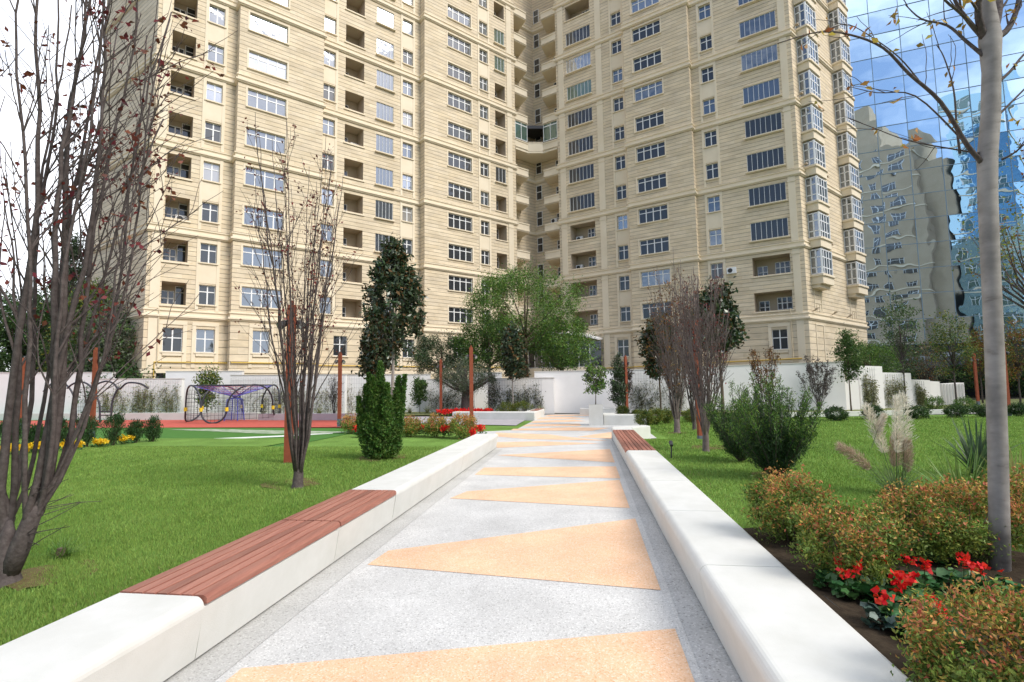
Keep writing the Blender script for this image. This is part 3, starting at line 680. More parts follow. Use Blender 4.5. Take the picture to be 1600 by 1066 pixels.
OR = [[(3.91, .575), (2.2, .575), (1.2, -1.2), (2.95, -2.13), (3.09, -2.13)], [(4.96, -2.13), (5.4, -2.09), (6.95, .585), (4.6, .575)], [(7.96, -2.10), (8.51, -1.955), (9.7, .565), (7.52, .565)],
      [(10.1, -2.166), (10.98, -2.16), (11.28, .59), (9.84, .59)], [(12.95, -2.22), (14.26, .60), (11.82, .6)], [(15.9, -3.0), (14.5, -2.45), (15.64, .4), (16.17, -1.4)],
      [(19.2, -3.3), (17.9, -3.2), (16.9, -1.9), (16.36, .66), (17.8, -.8), (18.5, -1.3)], [(17.6, -.3), (19.4, .9), (18.2, 1.6), (16.7, 1.1)], [(20.9, -2.9), (20.2, -2.9), (19.9, .2), (21.2, .9), (21.6, -.6)],
      [(23.2, -2.6), (22.2, -2.7), (22.3, -.2), (23.6, -.3)], [(25.6, -2.5), (24.2, -2.6), (25.2, .0), (26.3, -.6)], [(28.4, -2.4), (26.8, -2.5), (27.2, .0), (28.6, -.8)], [(30.8, -2.2), (29.3, -2.3), (29.8, .5), (30.9, .3)]]
for i, q in enumerate(OR): sheet('path_inlay', [TV(*p) for p in q], .004, M_TO)
# ------------------------------------------------------------------ benches
def bench_prof(top=.405, front=0.):
    P = [(.05, -.02), (.05, .022), (0, .022)]
    a = (-.055, top-.07); P.append(a)
    for i in range(1, 7):
        th = math.pi/2*i/6; P.append((-.055+.06*(1-math.cos(th)), top-.07+.07*math.sin(th)))
    return P
def extrude(mb, prof, t0, t1, v0, sgn, depth, v0b=None):
    v0b = v0 if v0b is None else v0b
    pr = prof+[(depth-.03, prof[-1][1]), (depth, prof[-1][1]-.02), (depth, -.02)]
    A = [TV(t0, v0+sgn*p[0], p[1]) for p in pr]; B = [TV(t1, v0b+sgn*p[0], p[1]) for p in pr]; n = len(pr)
    for i in range(n):
        j = (i+1) % n; q = [A[i], A[j], B[j], B[i]]; mb.q(q if sgn > 0 else q[::-1])
    mb.q(A[::-1] if sgn > 0 else A); mb.q(B if sgn > 0 else B[::-1])
M_WOOD = None
def woodmat():
    m, n, L, b = nodes('ipe_wood')
    t = n.new('ShaderNodeTexCoord'); mp = n.new('ShaderNodeMapping'); mp.inputs['Rotation'].default_value = (0, 0, R_(7.9)); mp.inputs['Scale'].default_value = (30, 1.2, 30)
    L.new(t.outputs['Object'], mp.inputs[0])
    z = n.new('ShaderNodeTexNoise'); z.inputs['Scale'].default_value = 1; z.inputs['Detail'].default_value = 9; L.new(mp.outputs[0], z.inputs[0])
    r = n.new('ShaderNodeValToRGB'); r.color_ramp.elements[0].position = .25; r.color_ramp.elements[1].position = .75
    r.color_ramp.elements[0].color = (.25, .095, .068, 1); r.color_ramp.elements[1].color = (.37, .165, .12, 1); L.new(z.outputs[0], r.inputs[0])
    g = n.new('ShaderNodeNewGeometry'); h = n.new('ShaderNodeHueSaturation'); a = n.new('ShaderNodeMapRange'); a.inputs['To Min'].default_value = .8; a.inputs['To Max'].default_value = 1.25
    L.new(g.outputs['Random Per Island'], a.inputs[0]); L.new(a.outputs[0], h.inputs['Value']); L.new(r.outputs[0], h.inputs['Color']); L.new(h.outputs[0], b.inputs['Base Color'])
    b.inputs['Roughness'].default_value = .5; b.inputs['Specular IOR Level'].default_value = .35
    bu = n.new('ShaderNodeBump'); bu.inputs['Distance'].default_value = .002; L.new(z.outputs[0], bu.inputs['Height']); L.new(bu.outputs[0], b.inputs['Normal'])
    return m
M_WOOD = woodmat()
def slats(mb, t0, t1, vf, sgn, wd=.60):
    n = 7; p = wd/n
    for i in range(n):
        a = vf+sgn*(i*p+.007 if i else -.01); b_ = vf+sgn*((i+1)*p-.007)
        prof = [(a, .368), (b_, .368), (b_, .405), (b_-sgn*.003, .408), (a+sgn*.003, .408), (a, .405)]
        if i == 0: prof = [(a, .355), (b_, .368), (b_, .405), (b_-sgn*.003, .408), (a+sgn*.03, .408), (a+sgn*.012, .402), (a, .388)]
        A = [TV(t0, q[0], q[1]) for q in prof]; B = [TV(t1, q[0], q[1]) for q in prof]; m = len(prof)
        k0 = len(mb.v)
        for P_ in A+B: mb.v.append(tuple(P_)); mb.uv.append((0, 0))
        for j in range(m):
            f = (k0+j, k0+(j+1) % m, k0+m+(j+1) % m, k0+m+j); mb.f.append(f if sgn < 0 else f[::-1]); mb.mi.append(0)
        mb.f.append(tuple(range(k0, k0+m))); mb.f.append(tuple(range(k0+m, k0+2*m))[::-1]); mb.mi += [0, 0]
def bench(label, v0, sgn, parts, depth, grp=None, v0b=None, tend=None):
    O = TV(parts[0][1], v0); b = thing('bench', O, label, 'bench', grp); g = .004
    vv = lambda t: v0+( (v0b-v0)*(t-parts[0][1])/(parts[-1][2]-parts[0][1]) if v0b is not None else 0)
    for kind, t0, t1 in parts:
        mb = MB(); a, c = vv(t0), vv(t1)
        if kind == 'c': extrude(mb, bench_prof(), t0+g, t1-g, a, sgn, depth, c); mb.build('concrete_block', M_CONC, b, O)
        else:
            pr = [(.05, -.02), (.05, .022), (0, .022), (-.047, .335), (-.03, .35)]
            extrude(mb, pr, t0+g, t1-g, a, sgn, depth, c); mb.build('concrete_block', M_CONC, b, O)
            w = MB(); slats(w, t0+.012, t1-.012, a-sgn*.05, sgn, depth+.04); w.build('slatted_seat', M_WOOD, b, O)
            k = MB(); P_ = [TV(t0+.02, a), TV(t1-.02, a), TV(t1-.02, a+sgn*(depth-.05)), TV(t0+.02, a+sgn*(depth-.05))]; k.prism([(q.x, q.y) for q in (P_ if sgn < 0 else P_[::-1])], .3505, .366); k.build('seat_bearer', M_IRON, b, O)
    return b
bench('long white concrete bench with dark red slatted seat on the left of the path', -2.47, -1, [('c', -3.4, -.2), ('c', -.2, 3.12), ('w', 3.12, 4.96), ('w', 4.96, 6.5), ('c', 6.5, 10.2), ('c', 10.2, 14.35)], .58)
bench('long white concrete bench with small slatted seat at its far end right of the path', .85, 1, [('c', -3, -.4), ('c', -.4, 2.35), ('c', 2.35, 4.02), ('c', 4.02, 5.67), ('c', 5.67, 7.39), ('c', 7.39, 9.1), ('c', 9.1, 10.7), ('w', 10.7, 13.1), ('w', 13.1, 15.5), ('c', 15.5, 16.45)], .55, v0b=.80)
def lowblock(label, poly, h, name='bench', cat='bench', m=None, grp=None):
    c = sum((Vector(p) for p in poly), Vector((0, 0, 0)))/len(poly); O = Vector((c.x, c.y, 0))
    mb = MB(); pr = [Vector(p) for p in poly]
    A = sum(pr[i].x*pr[(i+1) % len(pr)].y-pr[(i+1) % len(pr)].x*pr[i].y for i in range(len(pr)))
    if A < 0: pr = pr[::-1]
    def ins(k, z): return [(c.x+(p.x-c.x)*k, c.y+(p.y-c.y)*k, z) for p in pr]
    rings = [[(p.x, p.y, -.02) for p in pr], [(p.x, p.y, h-.03) for p in pr], ins(.985, h-.006), ins(.97, h)]
    for a, b in zip(rings, rings[1:]):
        for i in range(len(pr)): j = (i+1) % len(pr); mb.q([a[i], a[j], b[j], b[i]])
    mb.q(rings[-1]); o = mb.build(name, m or M_CONC, None, O); o.location = O
    return tag(o, label, cat, grp)
lowblock('short white kerb bench returning from the far end of the right-hand bench', [TV(16.47, .76), TV(16.95, .85), TV(17.5, 1.9), TV(17.1, 2.0), TV(16.47, 1.4)], .39)
lowblock('white angled concrete bench beyond the square planter', [TV(22.6, .75), TV(24.2, .65), TV(24.2, 1.2), TV(23.2, 1.35), TV(22.95, 2.5), TV(22.4, 2.5)], .44)
lowblock('low white bench against the white wall at the end of the path', [TV(30.2, -.35), TV(30.2, 1.6), TV(30.9, 1.6), TV(30.9, -.35)], .38)
b = lowblock('white kerb bench with slatted seat at the far left corner of the path', [TV(26.1, -2.55), TV(30.0, -2.35), TV(30.0, -2.85), TV(26.9, -3.1), TV(27.6, -7.0), TV(27.1, -7.0)], .40)
w = MB(); q = [TV(27.4, -2.52), TV(29.7, -2.4), TV(29.7, -2.78), TV(27.4, -2.9)]; w.prism([(p.x-b.location.x, p.y-b.location.y) for p in q], .402, .42); w.build('slatted_seat', M_WOOD, b)
# ------------------------------------------------------------------ planter, stake light
po = TV(22.75, .42)
pl = thing('planter', po, 'square white concrete planter standing at the path edge', 'planter')
mb = MB()
h, a = .88, .30
mb.box(-a, a, -a, a, 0, h-.08); mb.box(-a, a, -a, -a+.05, h-.08, h); mb.box(-a, a, a-.05, a, h-.08, h); mb.box(-a, -a+.05, -a+.05, a-.05, h-.08, h); mb.box(a-.05, a, -a+.05, a-.05, h-.08, h)
mb.build('box', M_CONC, pl); mb = MB(); mb.box(-a+.055, a-.055, -a+.055, a-.055, h-.079, h-.03); mb.build('soil', M_SOIL, pl); pl.rotation_euler = (0, 0, R_(-8))
p = at(1049, 717)
st = MB(); st.tube([(0, 0, 0), (.01, 0, .24)], .012, 6); st.tube([(.005, -.03, .24), (.015, .05, .30)], [.03, .035], 10)
o = st.build('garden_spotlight', M_IRON); o.location = p; tag(o, 'small black spike light in the lawn beside the right bench', 'garden light')
ed = MB(); pts = []
for i in range(18):
    a = i/17; pts.append(TV(4.9-3.2*a, 1.395+.05*math.sin(a*3.1), .365-.006*math.sin(a*9)))
for i in range(17):
    A, B = pts[i], pts[i+1]; ed.hexa([A-Vector((0, 0, .08)), B-Vector((0, 0, .08)), B+UV*.006-Vector((0, 0, .08)), A+UV*.006-Vector((0, 0, .08)), A, B, B+UV*.006, A+UV*.006])
o = ed.build('lawn_edging', M_IRON); tag(o, 'thin black plastic edging strip beside the flower bed', 'lawn edging')
# soil bed right
def bed(name, pts, dz, m):
    mb = MB(); n = len(pts); c = sum(pts, Vector())/n; rings = []
    for k in (0, .25, .5, .75, 1): rings.append([c+(p-c)*k for p in pts])
    for a, b in zip(rings, rings[1:]):
        for i in range(n):
            j = (i+1) % n; q = []
            for P in (a[i], a[j], b[j], b[i]):
                e = .03*math.sin(P.x*9+P.y*7)*.5
                q.append((P.x, P.y, gz(P.x, P.y)+dz+e*(0 if (P-c).length > .9*max((x-c).length for x in pts) else 1)))
            mb.q(q[::-1] if (a is rings[0]) else q[::-1])
    o = mb.build(name, m); return struct(o)
bed('flower_bed', [TV(5.15, 1.36), TV(3.6, 1.37), TV(2.0, 1.38), TV(.6, 1.38), TV(.6, 4.2), TV(2.6, 4.5), TV(3.9, 4.0), TV(5.0, 2.9), TV(5.35, 2.0)], .02, M_SOIL)
for i, (px, py, r) in enumerate(((455, 757, .42), (78, 900, .30), (1058, 677, .3), (1110, 700, .4), (1212, 745, .35), (597, 716, .5))):
    c = at(px, py); bed('soil_patch', [c+Vector((math.cos(-k*.2244)*r*(1+.12*math.sin(k*.9+i)+.08*math.sin(k*2.1)), math.sin(-k*.2244)*r*(1+.12*math.sin(k*1.2+i)), 0)) for k in range(28)], .012, mat('mulch', (.10, .07, .035), .95, .1, var=(.17, .14, .06), vscale=18, bump=.8))
# ------------------------------------------------------------------ corten posts with twin spotlights
pp_ = thing('lamp_post', (0, 0, 0), 'x', 'lamp post', 'rust-brown lamp posts around the park')
mb = MB(); mb.box(-.075, .075, -.05, .05, .35, 3.3); mb.box(-.03, .03, -.05, .05, 3.3, 3.38); mb.build('post', M_CORTEN, pp_)
mb = MB(); mb.box(-.08, .08, -.055, .055, 0, .35); mb.build('base_sleeve', mat('sleeve', (.10, .13, .17), .5, .4), pp_)
for sx in (-1, 1):
    mb = MB(); mb.tube([(sx*.075, 0, 3.0), (sx*.12, 0, 3.0), (sx*.14, 0, 2.96)], .012, 6)
    s = mb.build('spotlight', M_IRON, pp_)
    mb = MB(); c = Vector((sx*.16, 0, 2.93)); dr = Vector((sx*.5, -.6, -.45)).normalized()
    mb.tube([c-dr*.075, c-dr*.07, c+dr*.05, c+dr*.075], [.045, .062, .075, .075], 14); mb.build('lamp_head', M_IRON, s)
    mb = MB(); mb.tube([c+dr*.0755, c+dr*.0765], .062, 14); mb.build('lens', mat('lens', (.35, .36, .37), .15, .6), s)
POSTS = [(450, 753, 'thick rust-brown lamp post directly behind the bare vase-shaped tree', 10), (530, 667, 'rust-brown lamp post with grey foot on the lawn left of the green conifer', -5), (737, 671, 'rust-brown lamp post rising behind the red and green shrubs near the path', 8),
         (689, 651, 'rust-brown lamp post in front of the olive tree', 0), (980, 648, 'rust-brown lamp post right of the potted tree near the white wall', 20), (1096, 702, 'rust-brown lamp post hidden among the dark bare trees', 12), (143, 685, 'rust-brown lamp post beside the playground arches', 0),
         (30, 672, 'rust-brown lamp post at the far left behind the bare trunks', 15), (1529, 636, 'rust-brown lamp post standing at the far right white walls', 0), (1577, 650, 'rust-brown lamp post almost hidden behind the smooth grey trunk', 0)]
for i, (x, y, l, a) in enumerate(POSTS):
    o = pp_ if i == 0 else copy_tree(pp_)
    p = at(x, y, 0); o.location = p; o.rotation_euler = (0, 0, R_(a)); o['label'] = l
# ------------------------------------------------------------------ white walls
def wseg(name, label, x0, x1, yt0, yt1, Y0, Y1, th=.3, m=None, coping=True, grp=None, cat='wall'):
    A = deep(x0, yt0, Y0); B = deep(x1, yt1, Y1); O = Vector((A.x, A.y, 0)); d = Vector((B.x-A.x, B.y-A.y, 0)); ln = d.length; d.normalize(); n = Vector((d.y, -d.x, 0))
    w = thing(name, O, label, cat, grp) ; mb = MB()
    b = lambda s, o, z: d*s-n*o+Vector((0, 0, z))
    zt0, zt1 = A.z, B.z
    mb.hexa([b(0, 0, 0), b(ln, 0, 0), b(ln, th, 0), b(0, th, 0), b(0, 0, zt0), b(ln, 0, zt1), b(ln, th, zt1), b(0, th, zt0)])
    mb.build('wall_panel', m or M_RENDER, w)
    if coping:
        mb = MB(); e = .03
        mb.hexa([b(-e, -e, zt0+.002), b(ln+e, -e, zt1+.002), b(ln+e, th+e, zt1+.002), b(-e, th+e, zt0+.002), b(-e, -e, zt0+.05), b(ln+e, -e, zt1+.05), b(ln+e, th+e, zt1+.05), b(-e, th+e, zt0+.05)]); mb.build('coping', mat('coping', (.62, .60, .57), .8, .2), w)
    return w, O, d, n, ln, min(zt0, zt1)
rgC = np.random.default_rng(11)
M_WIRE = mat('trellis_wire', (.36, .36, .37), .6, .4)
M_CREEP = leafmat('creeper_leaf', (.15, .18, .065), (.34, .33, .18), .5, .05)
def trellis(W_, label, s0=.1, s1=None, z0=.25, z1=None, n=900, dens=None, top=.75, lm=None):
    w, O, d, nn, ln, zt_ = W_; s1 = s1 or ln-.1; z1 = z1 or zt_-.06
    mb = MB(); b = lambda s, o, z: d*s+nn*o+Vector((0, 0, z))
    s = s0
    while s < s1+.01: mb.tube([b(s, .06, z0), b(s, .06, z1)], .007, 3, cap=False); s += .16
    z = z0
    while z < z1+.01: mb.tube([b(s0, .05, z), b(s1, .05, z)], .005, 3, cap=False); z += .3
    o = mb.build('trellis', M_WIRE, w)
    # climbing plant on it
    ns = int((s1-s0)*4); tp = MB(); C = []
    rr = random.Random(int(s1*100)+n)
    for i in range(ns):
        s = rr.uniform(s0+.05, s1-.05); h = rr.uniform(.45, 1)*(z1-z0)*top+.1; pts = [b(s, .06, 0)]; k = 8
        for j in range(1, k): s += rr.gauss(0, .07); pts.append(b(min(s1, max(s0, s)), .07+rr.uniform(-.02, .03), z0+(h)*j/k))
        tp.tube(pts, .012, 3, cap=False)
        for j in range(int(n/ns)):
            q = rr.choice(pts[1:]); C.append((q.x+rr.gauss(0, .13), q.y+rr.gauss(0, .05), q.z+rr.gauss(0, .2)))
    c = thing('climbing_plant', O, label, 'climbing plant')
    tp.build('stems', mat('creeper_stem', (.12, .09, .06), .9, .1), c)
    for _ in range(n//2):
        s = rr.uniform(s0, s1); z = z0+(z1-z0)*top*(rr.random()**1.2)*(.85+.15*math.sin(s*5)); P_ = b(s, .07, z); C.append((P_.x, P_.y+rr.gauss(0, .04), P_.z))
    C = np.array(C); Lf = leaves(C, .085, rgC, .6); quads('foliage', Lf, lm or M_CREEP, c)
W1 = wseg('garden_wall', 'plain white wall at the far left behind the playground', -60, 175, 583, 582.5, 36, 35)
W2 = wseg('garden_wall', 'white wall with brown-green creeper beside the playground arches', 150, 284, 593, 592.5, 34, 34); trellis(W2, 'brownish creeper on the wall behind the playground arches', n=2600, top=.9)
W3 = wseg('garden_wall', 'taller blank white wall behind the climbing net', 259, 378, 581, 580.5, 35.5, 35.5)
W4 = wseg('garden_wall', 'white wall with sparse creeper right of the climbing net', 360, 540, 587, 586, 34.3, 34.3); trellis(W4, 'sparse pale creeper on the wall right of the climbing net', n=1100, top=.75)
W5 = wseg('garden_wall', 'long white wall behind the conifer and magnolia', 538, 672, 587, 585.5, 34.8, 35); trellis(W5, 'thin creeper on the white wall behind the magnolia trunk', s0=.2, s1=2.6, n=260)
W6 = wseg('garden_wall', 'white wall with dark trellis behind the olive tree', 668, 742, 593.5, 593, 34.2, 34.2); trellis(W6, 'dark creeper stems on the trellis behind the olive tree', n=900, lm=leafmat('dark_creeper', (.06, .075, .04), (.14, .16, .09)))
W7 = wseg('garden_wall', 'white wall between the olive tree and the trellis wall', 738, 784, 583, 583, 34.9, 34.9)
W8 = wseg('garden_wall', 'white trellis wall ending at the path with a white return', 762, 865, 592.5, 591, 32.3, 31.9, th=.7); trellis(W8, 'dense dark creeper on the trellis wall left of the path end', n=1700, s1=3.4, top=.85, lm=MATS['dark_creeper'])
W9 = wseg('garden_wall', 'high white wall closing the end of the path', 835, 1010, 581.5, 578, 32.8, 31.8)
W10 = wseg('garden_wall', 'white wall with creeper behind the pale trellis right of the path', 1008, 1120, 578, 573, 31.8, 31); trellis(W10, 'thin dark creeper on the white wall behind the bare trees', s0=-.9, s1=2.3, n=1100, lm=MATS['dark_creeper'])
W11 = wseg('garden_wall', 'high grey-white wall under the right wing of the building', 1118, 1318, 573, 566, 31, 29.6)
def rwall(label, x0, x1, yt, Y0, Y1, tr=None):
    W_ = wseg('garden_wall', label, x0, x1, yt, yt+1, Y0, Y1, th=.8, m=M_RENDER2, coping=False)
    if tr: trellis(W_, tr, s0=.25, s1=W_[4]-.5, n=1000, top=.9)
rwall('narrow sunlit white wall beside the slim green tree', 1319, 1341, 593, 29.8, 29.9)
rwall('white wall block with creeper, tallest of the stepped walls', 1341, 1378, 571.5, 30.2, 30.6, 'yellow-green creeper on the tallest stepped wall')
rwall('white wall block with dark creeper, second of the stepped walls', 1376, 1423, 582, 31.2, 31.6, 'dark creeper on the second stepped wall')
rwall('white wall block with creeper, third of the stepped walls', 1423, 1453, 593, 32.5, 32.8, 'brown creeper on the third stepped wall')
rwall('plain low white wall in the middle of the stepped row', 1453, 1468, 595.5, 33.4, 33.6)
W_ = wseg('garden_wall', 'ribbed white wall at the low end of the stepped row', 1468, 1506, 600, 598, 34.2, 34.6, th=.5, m=M_RENDER2, coping=False)
mb = MB(); w, O, d, nn, ln, z_ = W_
for i in range(8):
    s = ln*(i+.5)/8; b = lambda s, o, z: d*s+nn*o+Vector((0, 0, z)); mb.hexa([b(s-.08, 0, 0), b(s+.08, 0, 0), b(s+.08, -.0, 0), b(s-.08, 0, 0)] if 0 else [b(s-.07, .12, 0), b(s+.07, .0, 0), b(s+.06, -.01, 0), b(s-.08, -.01, 0), b(s-.07, .12, z_), b(s+.07, .0, z_), b(s+.06, -.01, z_), b(s-.08, -.01, z_)])
mb.build('ribs', M_RENDER2, w)
def kerb(label, pts, h, w_=.3, m=None):
    O = Vector((pts[0].x, pts[0].y, 0)); mb = MB()
    for A, B in zip(pts, pts[1:]):
        d = (B-A).normalized(); n = Vector((d.y, -d.x, 0))*w_; P = [A-O, B-O, B-O-n, A-O-n]; mb.prism([(p.x, p.y) for p in P], 0, h)
    o = mb.build('kerb_wall', m or M_CONC); o.location = O; return tag(o, label, 'low wall')
kerb('low pale green-white kerb wall along the back of the playground', [at(-150, 657, 0), at(300, 656.5, 0), at(402, 656, 0)], .42, m=mat('kerb_green', (.55, .62, .58), .7, .2, var=(.62, .68, .64), vscale=1))
kerb('low greyish kerb wall continuing right of the playground', [at(403, 657, 0), at(545, 657, 0), at(622, 653, 0)], .36, m=mat('kerb_grey', (.40, .38, .41), .75, .2, var=(.48, .46, .48), vscale=1))
kerb('long low white kerb behind the right-hand lawn', [at(1190, 653, 0), at(1330, 650.5, 0), at(1620, 644, 0)], .22, .35)
kerb('low white kerb behind the round bushes right of the path', [at(935, 642.5, 0), at(1130, 645, 0)], .12, .3)
sheet('planting_strip', [at(400, 655, 0).xy, at(622, 652, 0).xy, at(770, 650, 0).xy, (3, 35), (-24, 37)], .10, mat('rough_grass', (.12, .15, .05), .95, .1, var=(.24, .25, .12), vscale=4))
sheet('planting_strip', [at(1120, 648, 0).xy, at(1320, 650, 0).xy, at(1620, 643, 0).xy, (50, 45), (6, 33)], .10, MATS['rough_grass'])
# ------------------------------------------------------------------ playground
def climbing():
    C = at(346, 660, 0); C = Vector((C.x, C.y, 0)); C.y += 1.3
    t = thing('climbing_net', C, 'round climbing frame of looping dark tubes with blue and red rope nets', 'climbing frame')
    R = 2.35; vd = math.atan2(-C.x, C.y)   # angle so that local +x is image right
    ang = [188, 229, 261, 323, 368, 412, 441, 495, 548]
    up = [1, 0, 1, 0, 1, 0, 1, 0]; mid = .72; pts = []
    # image-space angles: 270 deg = toward the camera
    def P(a, z): a = R_(a)+vd; return Vector((R*math.cos(a), R*math.sin(a), z))
    for i in range(8):
        a0, a1 = ang[i], ang[i+1]; N = 12; amp = 1.27 if up[i] else -.70
        for j in range(N):
            th = math.pi*j/N; f = .5-.5*math.cos(th); pts.append(P(a0+(a1-a0)*f, mid+amp*math.sin(th)**.9))
    pts.append(pts[0]); mb = MB(); mb.tube(pts, .045, 8, cap=False); mb.build('tube_frame', mat('frame_paint', (.035, .037, .05), .4, .5), t, sm=True)
    for a in ang[:-1]:
        c = MB(); c.tube([P(a, mid-.1), P(a, mid+.1)], .085, 10); c.build('clamp', mat('yellow_plastic', (.75, .55, .03), .4, .4), t)
    tops = [P((ang[i]+ang[i+1])/2, 1.98) for i in (0, 2, 4, 6)]
    mb = MB()
    for i in range(4): mb.tube([tops[i], tops[(i+1) % 4]], .035, 6)
    mb.build('top_bar', MATS['frame_paint'], t)
    ropes = MB()
    for i in range(8):   # black mesh inside every loop
        a0, a1 = ang[i], ang[i+1]
        amp = 1.27 if up[i] else -.70
        for j in range(1, 7):
            f = j/7; a = a0+(a1-a0)*f; h = mid+amp*math.sin(math.acos(1-2*f))**.9
            lo = 0.15 if up[i] else h
            hi = h if up[i] else 1.7
            ropes.tube([P(a, lo), P(a, hi)], .009, 3, cap=False)
        for z in np.arange(.2, 1.9, .22): ropes.tube([P(a0+(a1-a0)*q/3, z) for q in range(4)], .009, 3, cap=False)
    ropes.build('rope_mesh', M_IRON, t)
    bl, rd = MB(), MB(); core = [Vector((.4*math.cos(R_(k*90+45)), .4*math.sin(R_(k*90+45)), 1.2)) for k in range(4)]
    for i in range(4):
        A, B = tops[i], tops[(i+1) % 4]
        for j in range(11):
            E = A+(B-A)*j/10; bl.tube([E, core[i]*(1-j/10)+core[(i+1) % 4]*(j/10)], .008, 3, cap=False)
        for f in np.linspace(.1, .9, 8):
            rd.tube([A+(core[i]-A)*f, B+(core[(i+1) % 4]-B)*f], .008, 3, cap=False)
        bl.tube([A, core[i]], .022, 5); bl.tube([core[i], Vector((core[i].x*1.3, core[i].y*1.3, 0))], .028, 6)
    for k in range(4):
        for f in np.linspace(.05, .95, 8):
            A = core[k].lerp(core[(k+1) % 4], f); bl.tube([A, Vector((A.x*1.3, A.y*1.3, .05))], .008, 3, cap=False)
    bl.build('blue_rope', mat('blue_rope', (.10, .12, .45), .7, .2), t); rd.build('red_rope', mat('red_rope', (.50, .10, .16), .7, .2), t)
climbing()
def arches():
    C = at(155, 661, 0); t = thing('climbing_arches', C, 'row of dark looping play arches left of the rope frame', 'climbing frame')
    Y = C.y; q = lambda x, y, dy=0: deep(x, y, Y+dy)-C
    tubes = [[(105, 607), (114, 600), (126, 597), (138, 601), (148, 613), (155, 630), (156, 645), (156, 662)],
             [(147, 604), (157, 598), (168, 596), (178, 600), (186, 608), (196, 600), (205, 598), (220, 600), (232, 607)],
             [(186, 606), (180, 615), (175, 630), (174, 645), (173, 659)], [(68, 612), (80, 600), (92, 597), (104, 602), (113, 614), (118, 632), (119, 660)]]
    for k, tb in enumerate(tubes):
        mb = MB(); P = [q(x, y, .5*(k % 2)) for x, y in tb]; R2 = []
        for i in range(len(P)-1):
            for j in range(4):
                f = j/4; p0, p1, p2, p3 = P[max(i-1, 0)], P[i], P[i+1], P[min(i+2, len(P)-1)]
                R2.append(.5*((2*p1)+(p2-p0)*f+(2*p0-5*p1+4*p2-p3)*f*f+(3*p1-p0-3*p2+p3)*f**3))
        R2.append(P[-1]); mb.tube(R2, .05, 8); mb.build('tube_arch', MATS['frame_paint'], t, sm=True)
    mb = MB(); mb.tube([q(156, 643), q(174, 643, .5)], .03, 6); mb.tube([q(156, 649), q(174, 649, .5)], .03, 6); mb.build('crossbar', MATS['frame_paint'], t)
    mb = MB()
    for x in np.arange(120, 150, 3.2): mb.tube([q(x, 602+abs(x-132)*.3), q(x, 655)], .008, 3, cap=False)
    for y in range(606, 655, 6): mb.tube([q(121, y), q(149, y)], .008, 3, cap=False)
    mb.build('rope_mesh', M_IRON, t)
arches()
# ================================================================== plants
BARK = mat('dark_bark', (.06, .047, .045), .9, .15, var=(.14, .118, .112), vscale=22, bump=.6, bscale=50)
BARK2 = mat('brown_bark', (.10, .075, .055), .9, .1, var=(.17, .13, .10), vscale=14, bump=.5)
BARKG = mat('grey_bark', (.24, .21, .19), .85, .15, var=(.36, .33, .30), vscale=9, bump=.5, bscale=30)
BARKL = mat('twig_bark', (.11, .085, .08), .9, .15, var=(.20, .165, .155), vscale=12, bump=.4)
L_RED = leafmat('red_leaf', (.12, .025, .025), (.22, .05, .03), .5, .03)
L_BRN = leafmat('brown_leaf', (.12, .055, .02), (.32, .15, .04), .5, .03)
L_MAG = mat('magnolia_leaf', (.03, .055, .026), .3, .6, var=(.065, .095, .045), vscale=2, island=.55, hue=.04, trans=.1)
L_MAGB = mat('magnolia_underleaf', (.10, .055, .022), .7, .2, var=(.14, .08, .03), vscale=2, island=.4)
L_BRIGHT = leafmat('bright_leaf', (.095, .20, .035), (.18, .30, .05), .4, .03)
L_MID = leafmat('mid_leaf', (.055, .115, .03), (.10, .17, .045), .45, .03)
L_DARK = leafmat('dark_leaf', (.026, .065, .022), (.055, .105, .032), .5, .02)
L_OLIVE = leafmat('olive_leaf', (.085, .11, .07), (.16, .19, .13), .35, .02)
L_GREY = leafmat('grey_purple_leaf', (.07, .06, .055), (.13, .10, .09), .4, .02)
L_YG = leafmat('yellow_green_leaf', (.15, .19, .03), (.26, .25, .04), .4, .03)
L_CON = leafmat('conifer_leaf', (.05, .12, .025), (.13, .24, .045), .5, .03, vs=5)
L_NAN = leafmat('nandina_green', (.085, .18, .035), (.28, .33, .06), .5, .03, vs=5)
L_NANR = leafmat('nandina_red', (.50, .17, .07), (.56, .36, .10), .45, .05, vs=6)
F_RED = leafmat('red_petal', (.80, .03, .015), (.68, .012, .015), .3, .006)
F_YEL = leafmat('yellow_petal', (.80, .50, .01), (.85, .62, .03), .2, .01)
def rnd(rng): return rng.normal(size=3)
def stem_path(rr, p0, d0, L, n, wob, up=0., bend=None):
    pts = [Vector(p0)]; d = Vector(d0).normalized(); st = L/n
    for i in range(n):
        d = d+Vector((rr.gauss(0, wob), rr.gauss(0, wob), rr.gauss(0, wob*.5)+up))
        if bend: d += bend
        d.normalize(); pts.append(pts[-1]+d*st)
    return pts
def taper(r0, r1, n, p=1.): return [r0+(r1-r0)*(i/n)**p for i in range(n+1)]
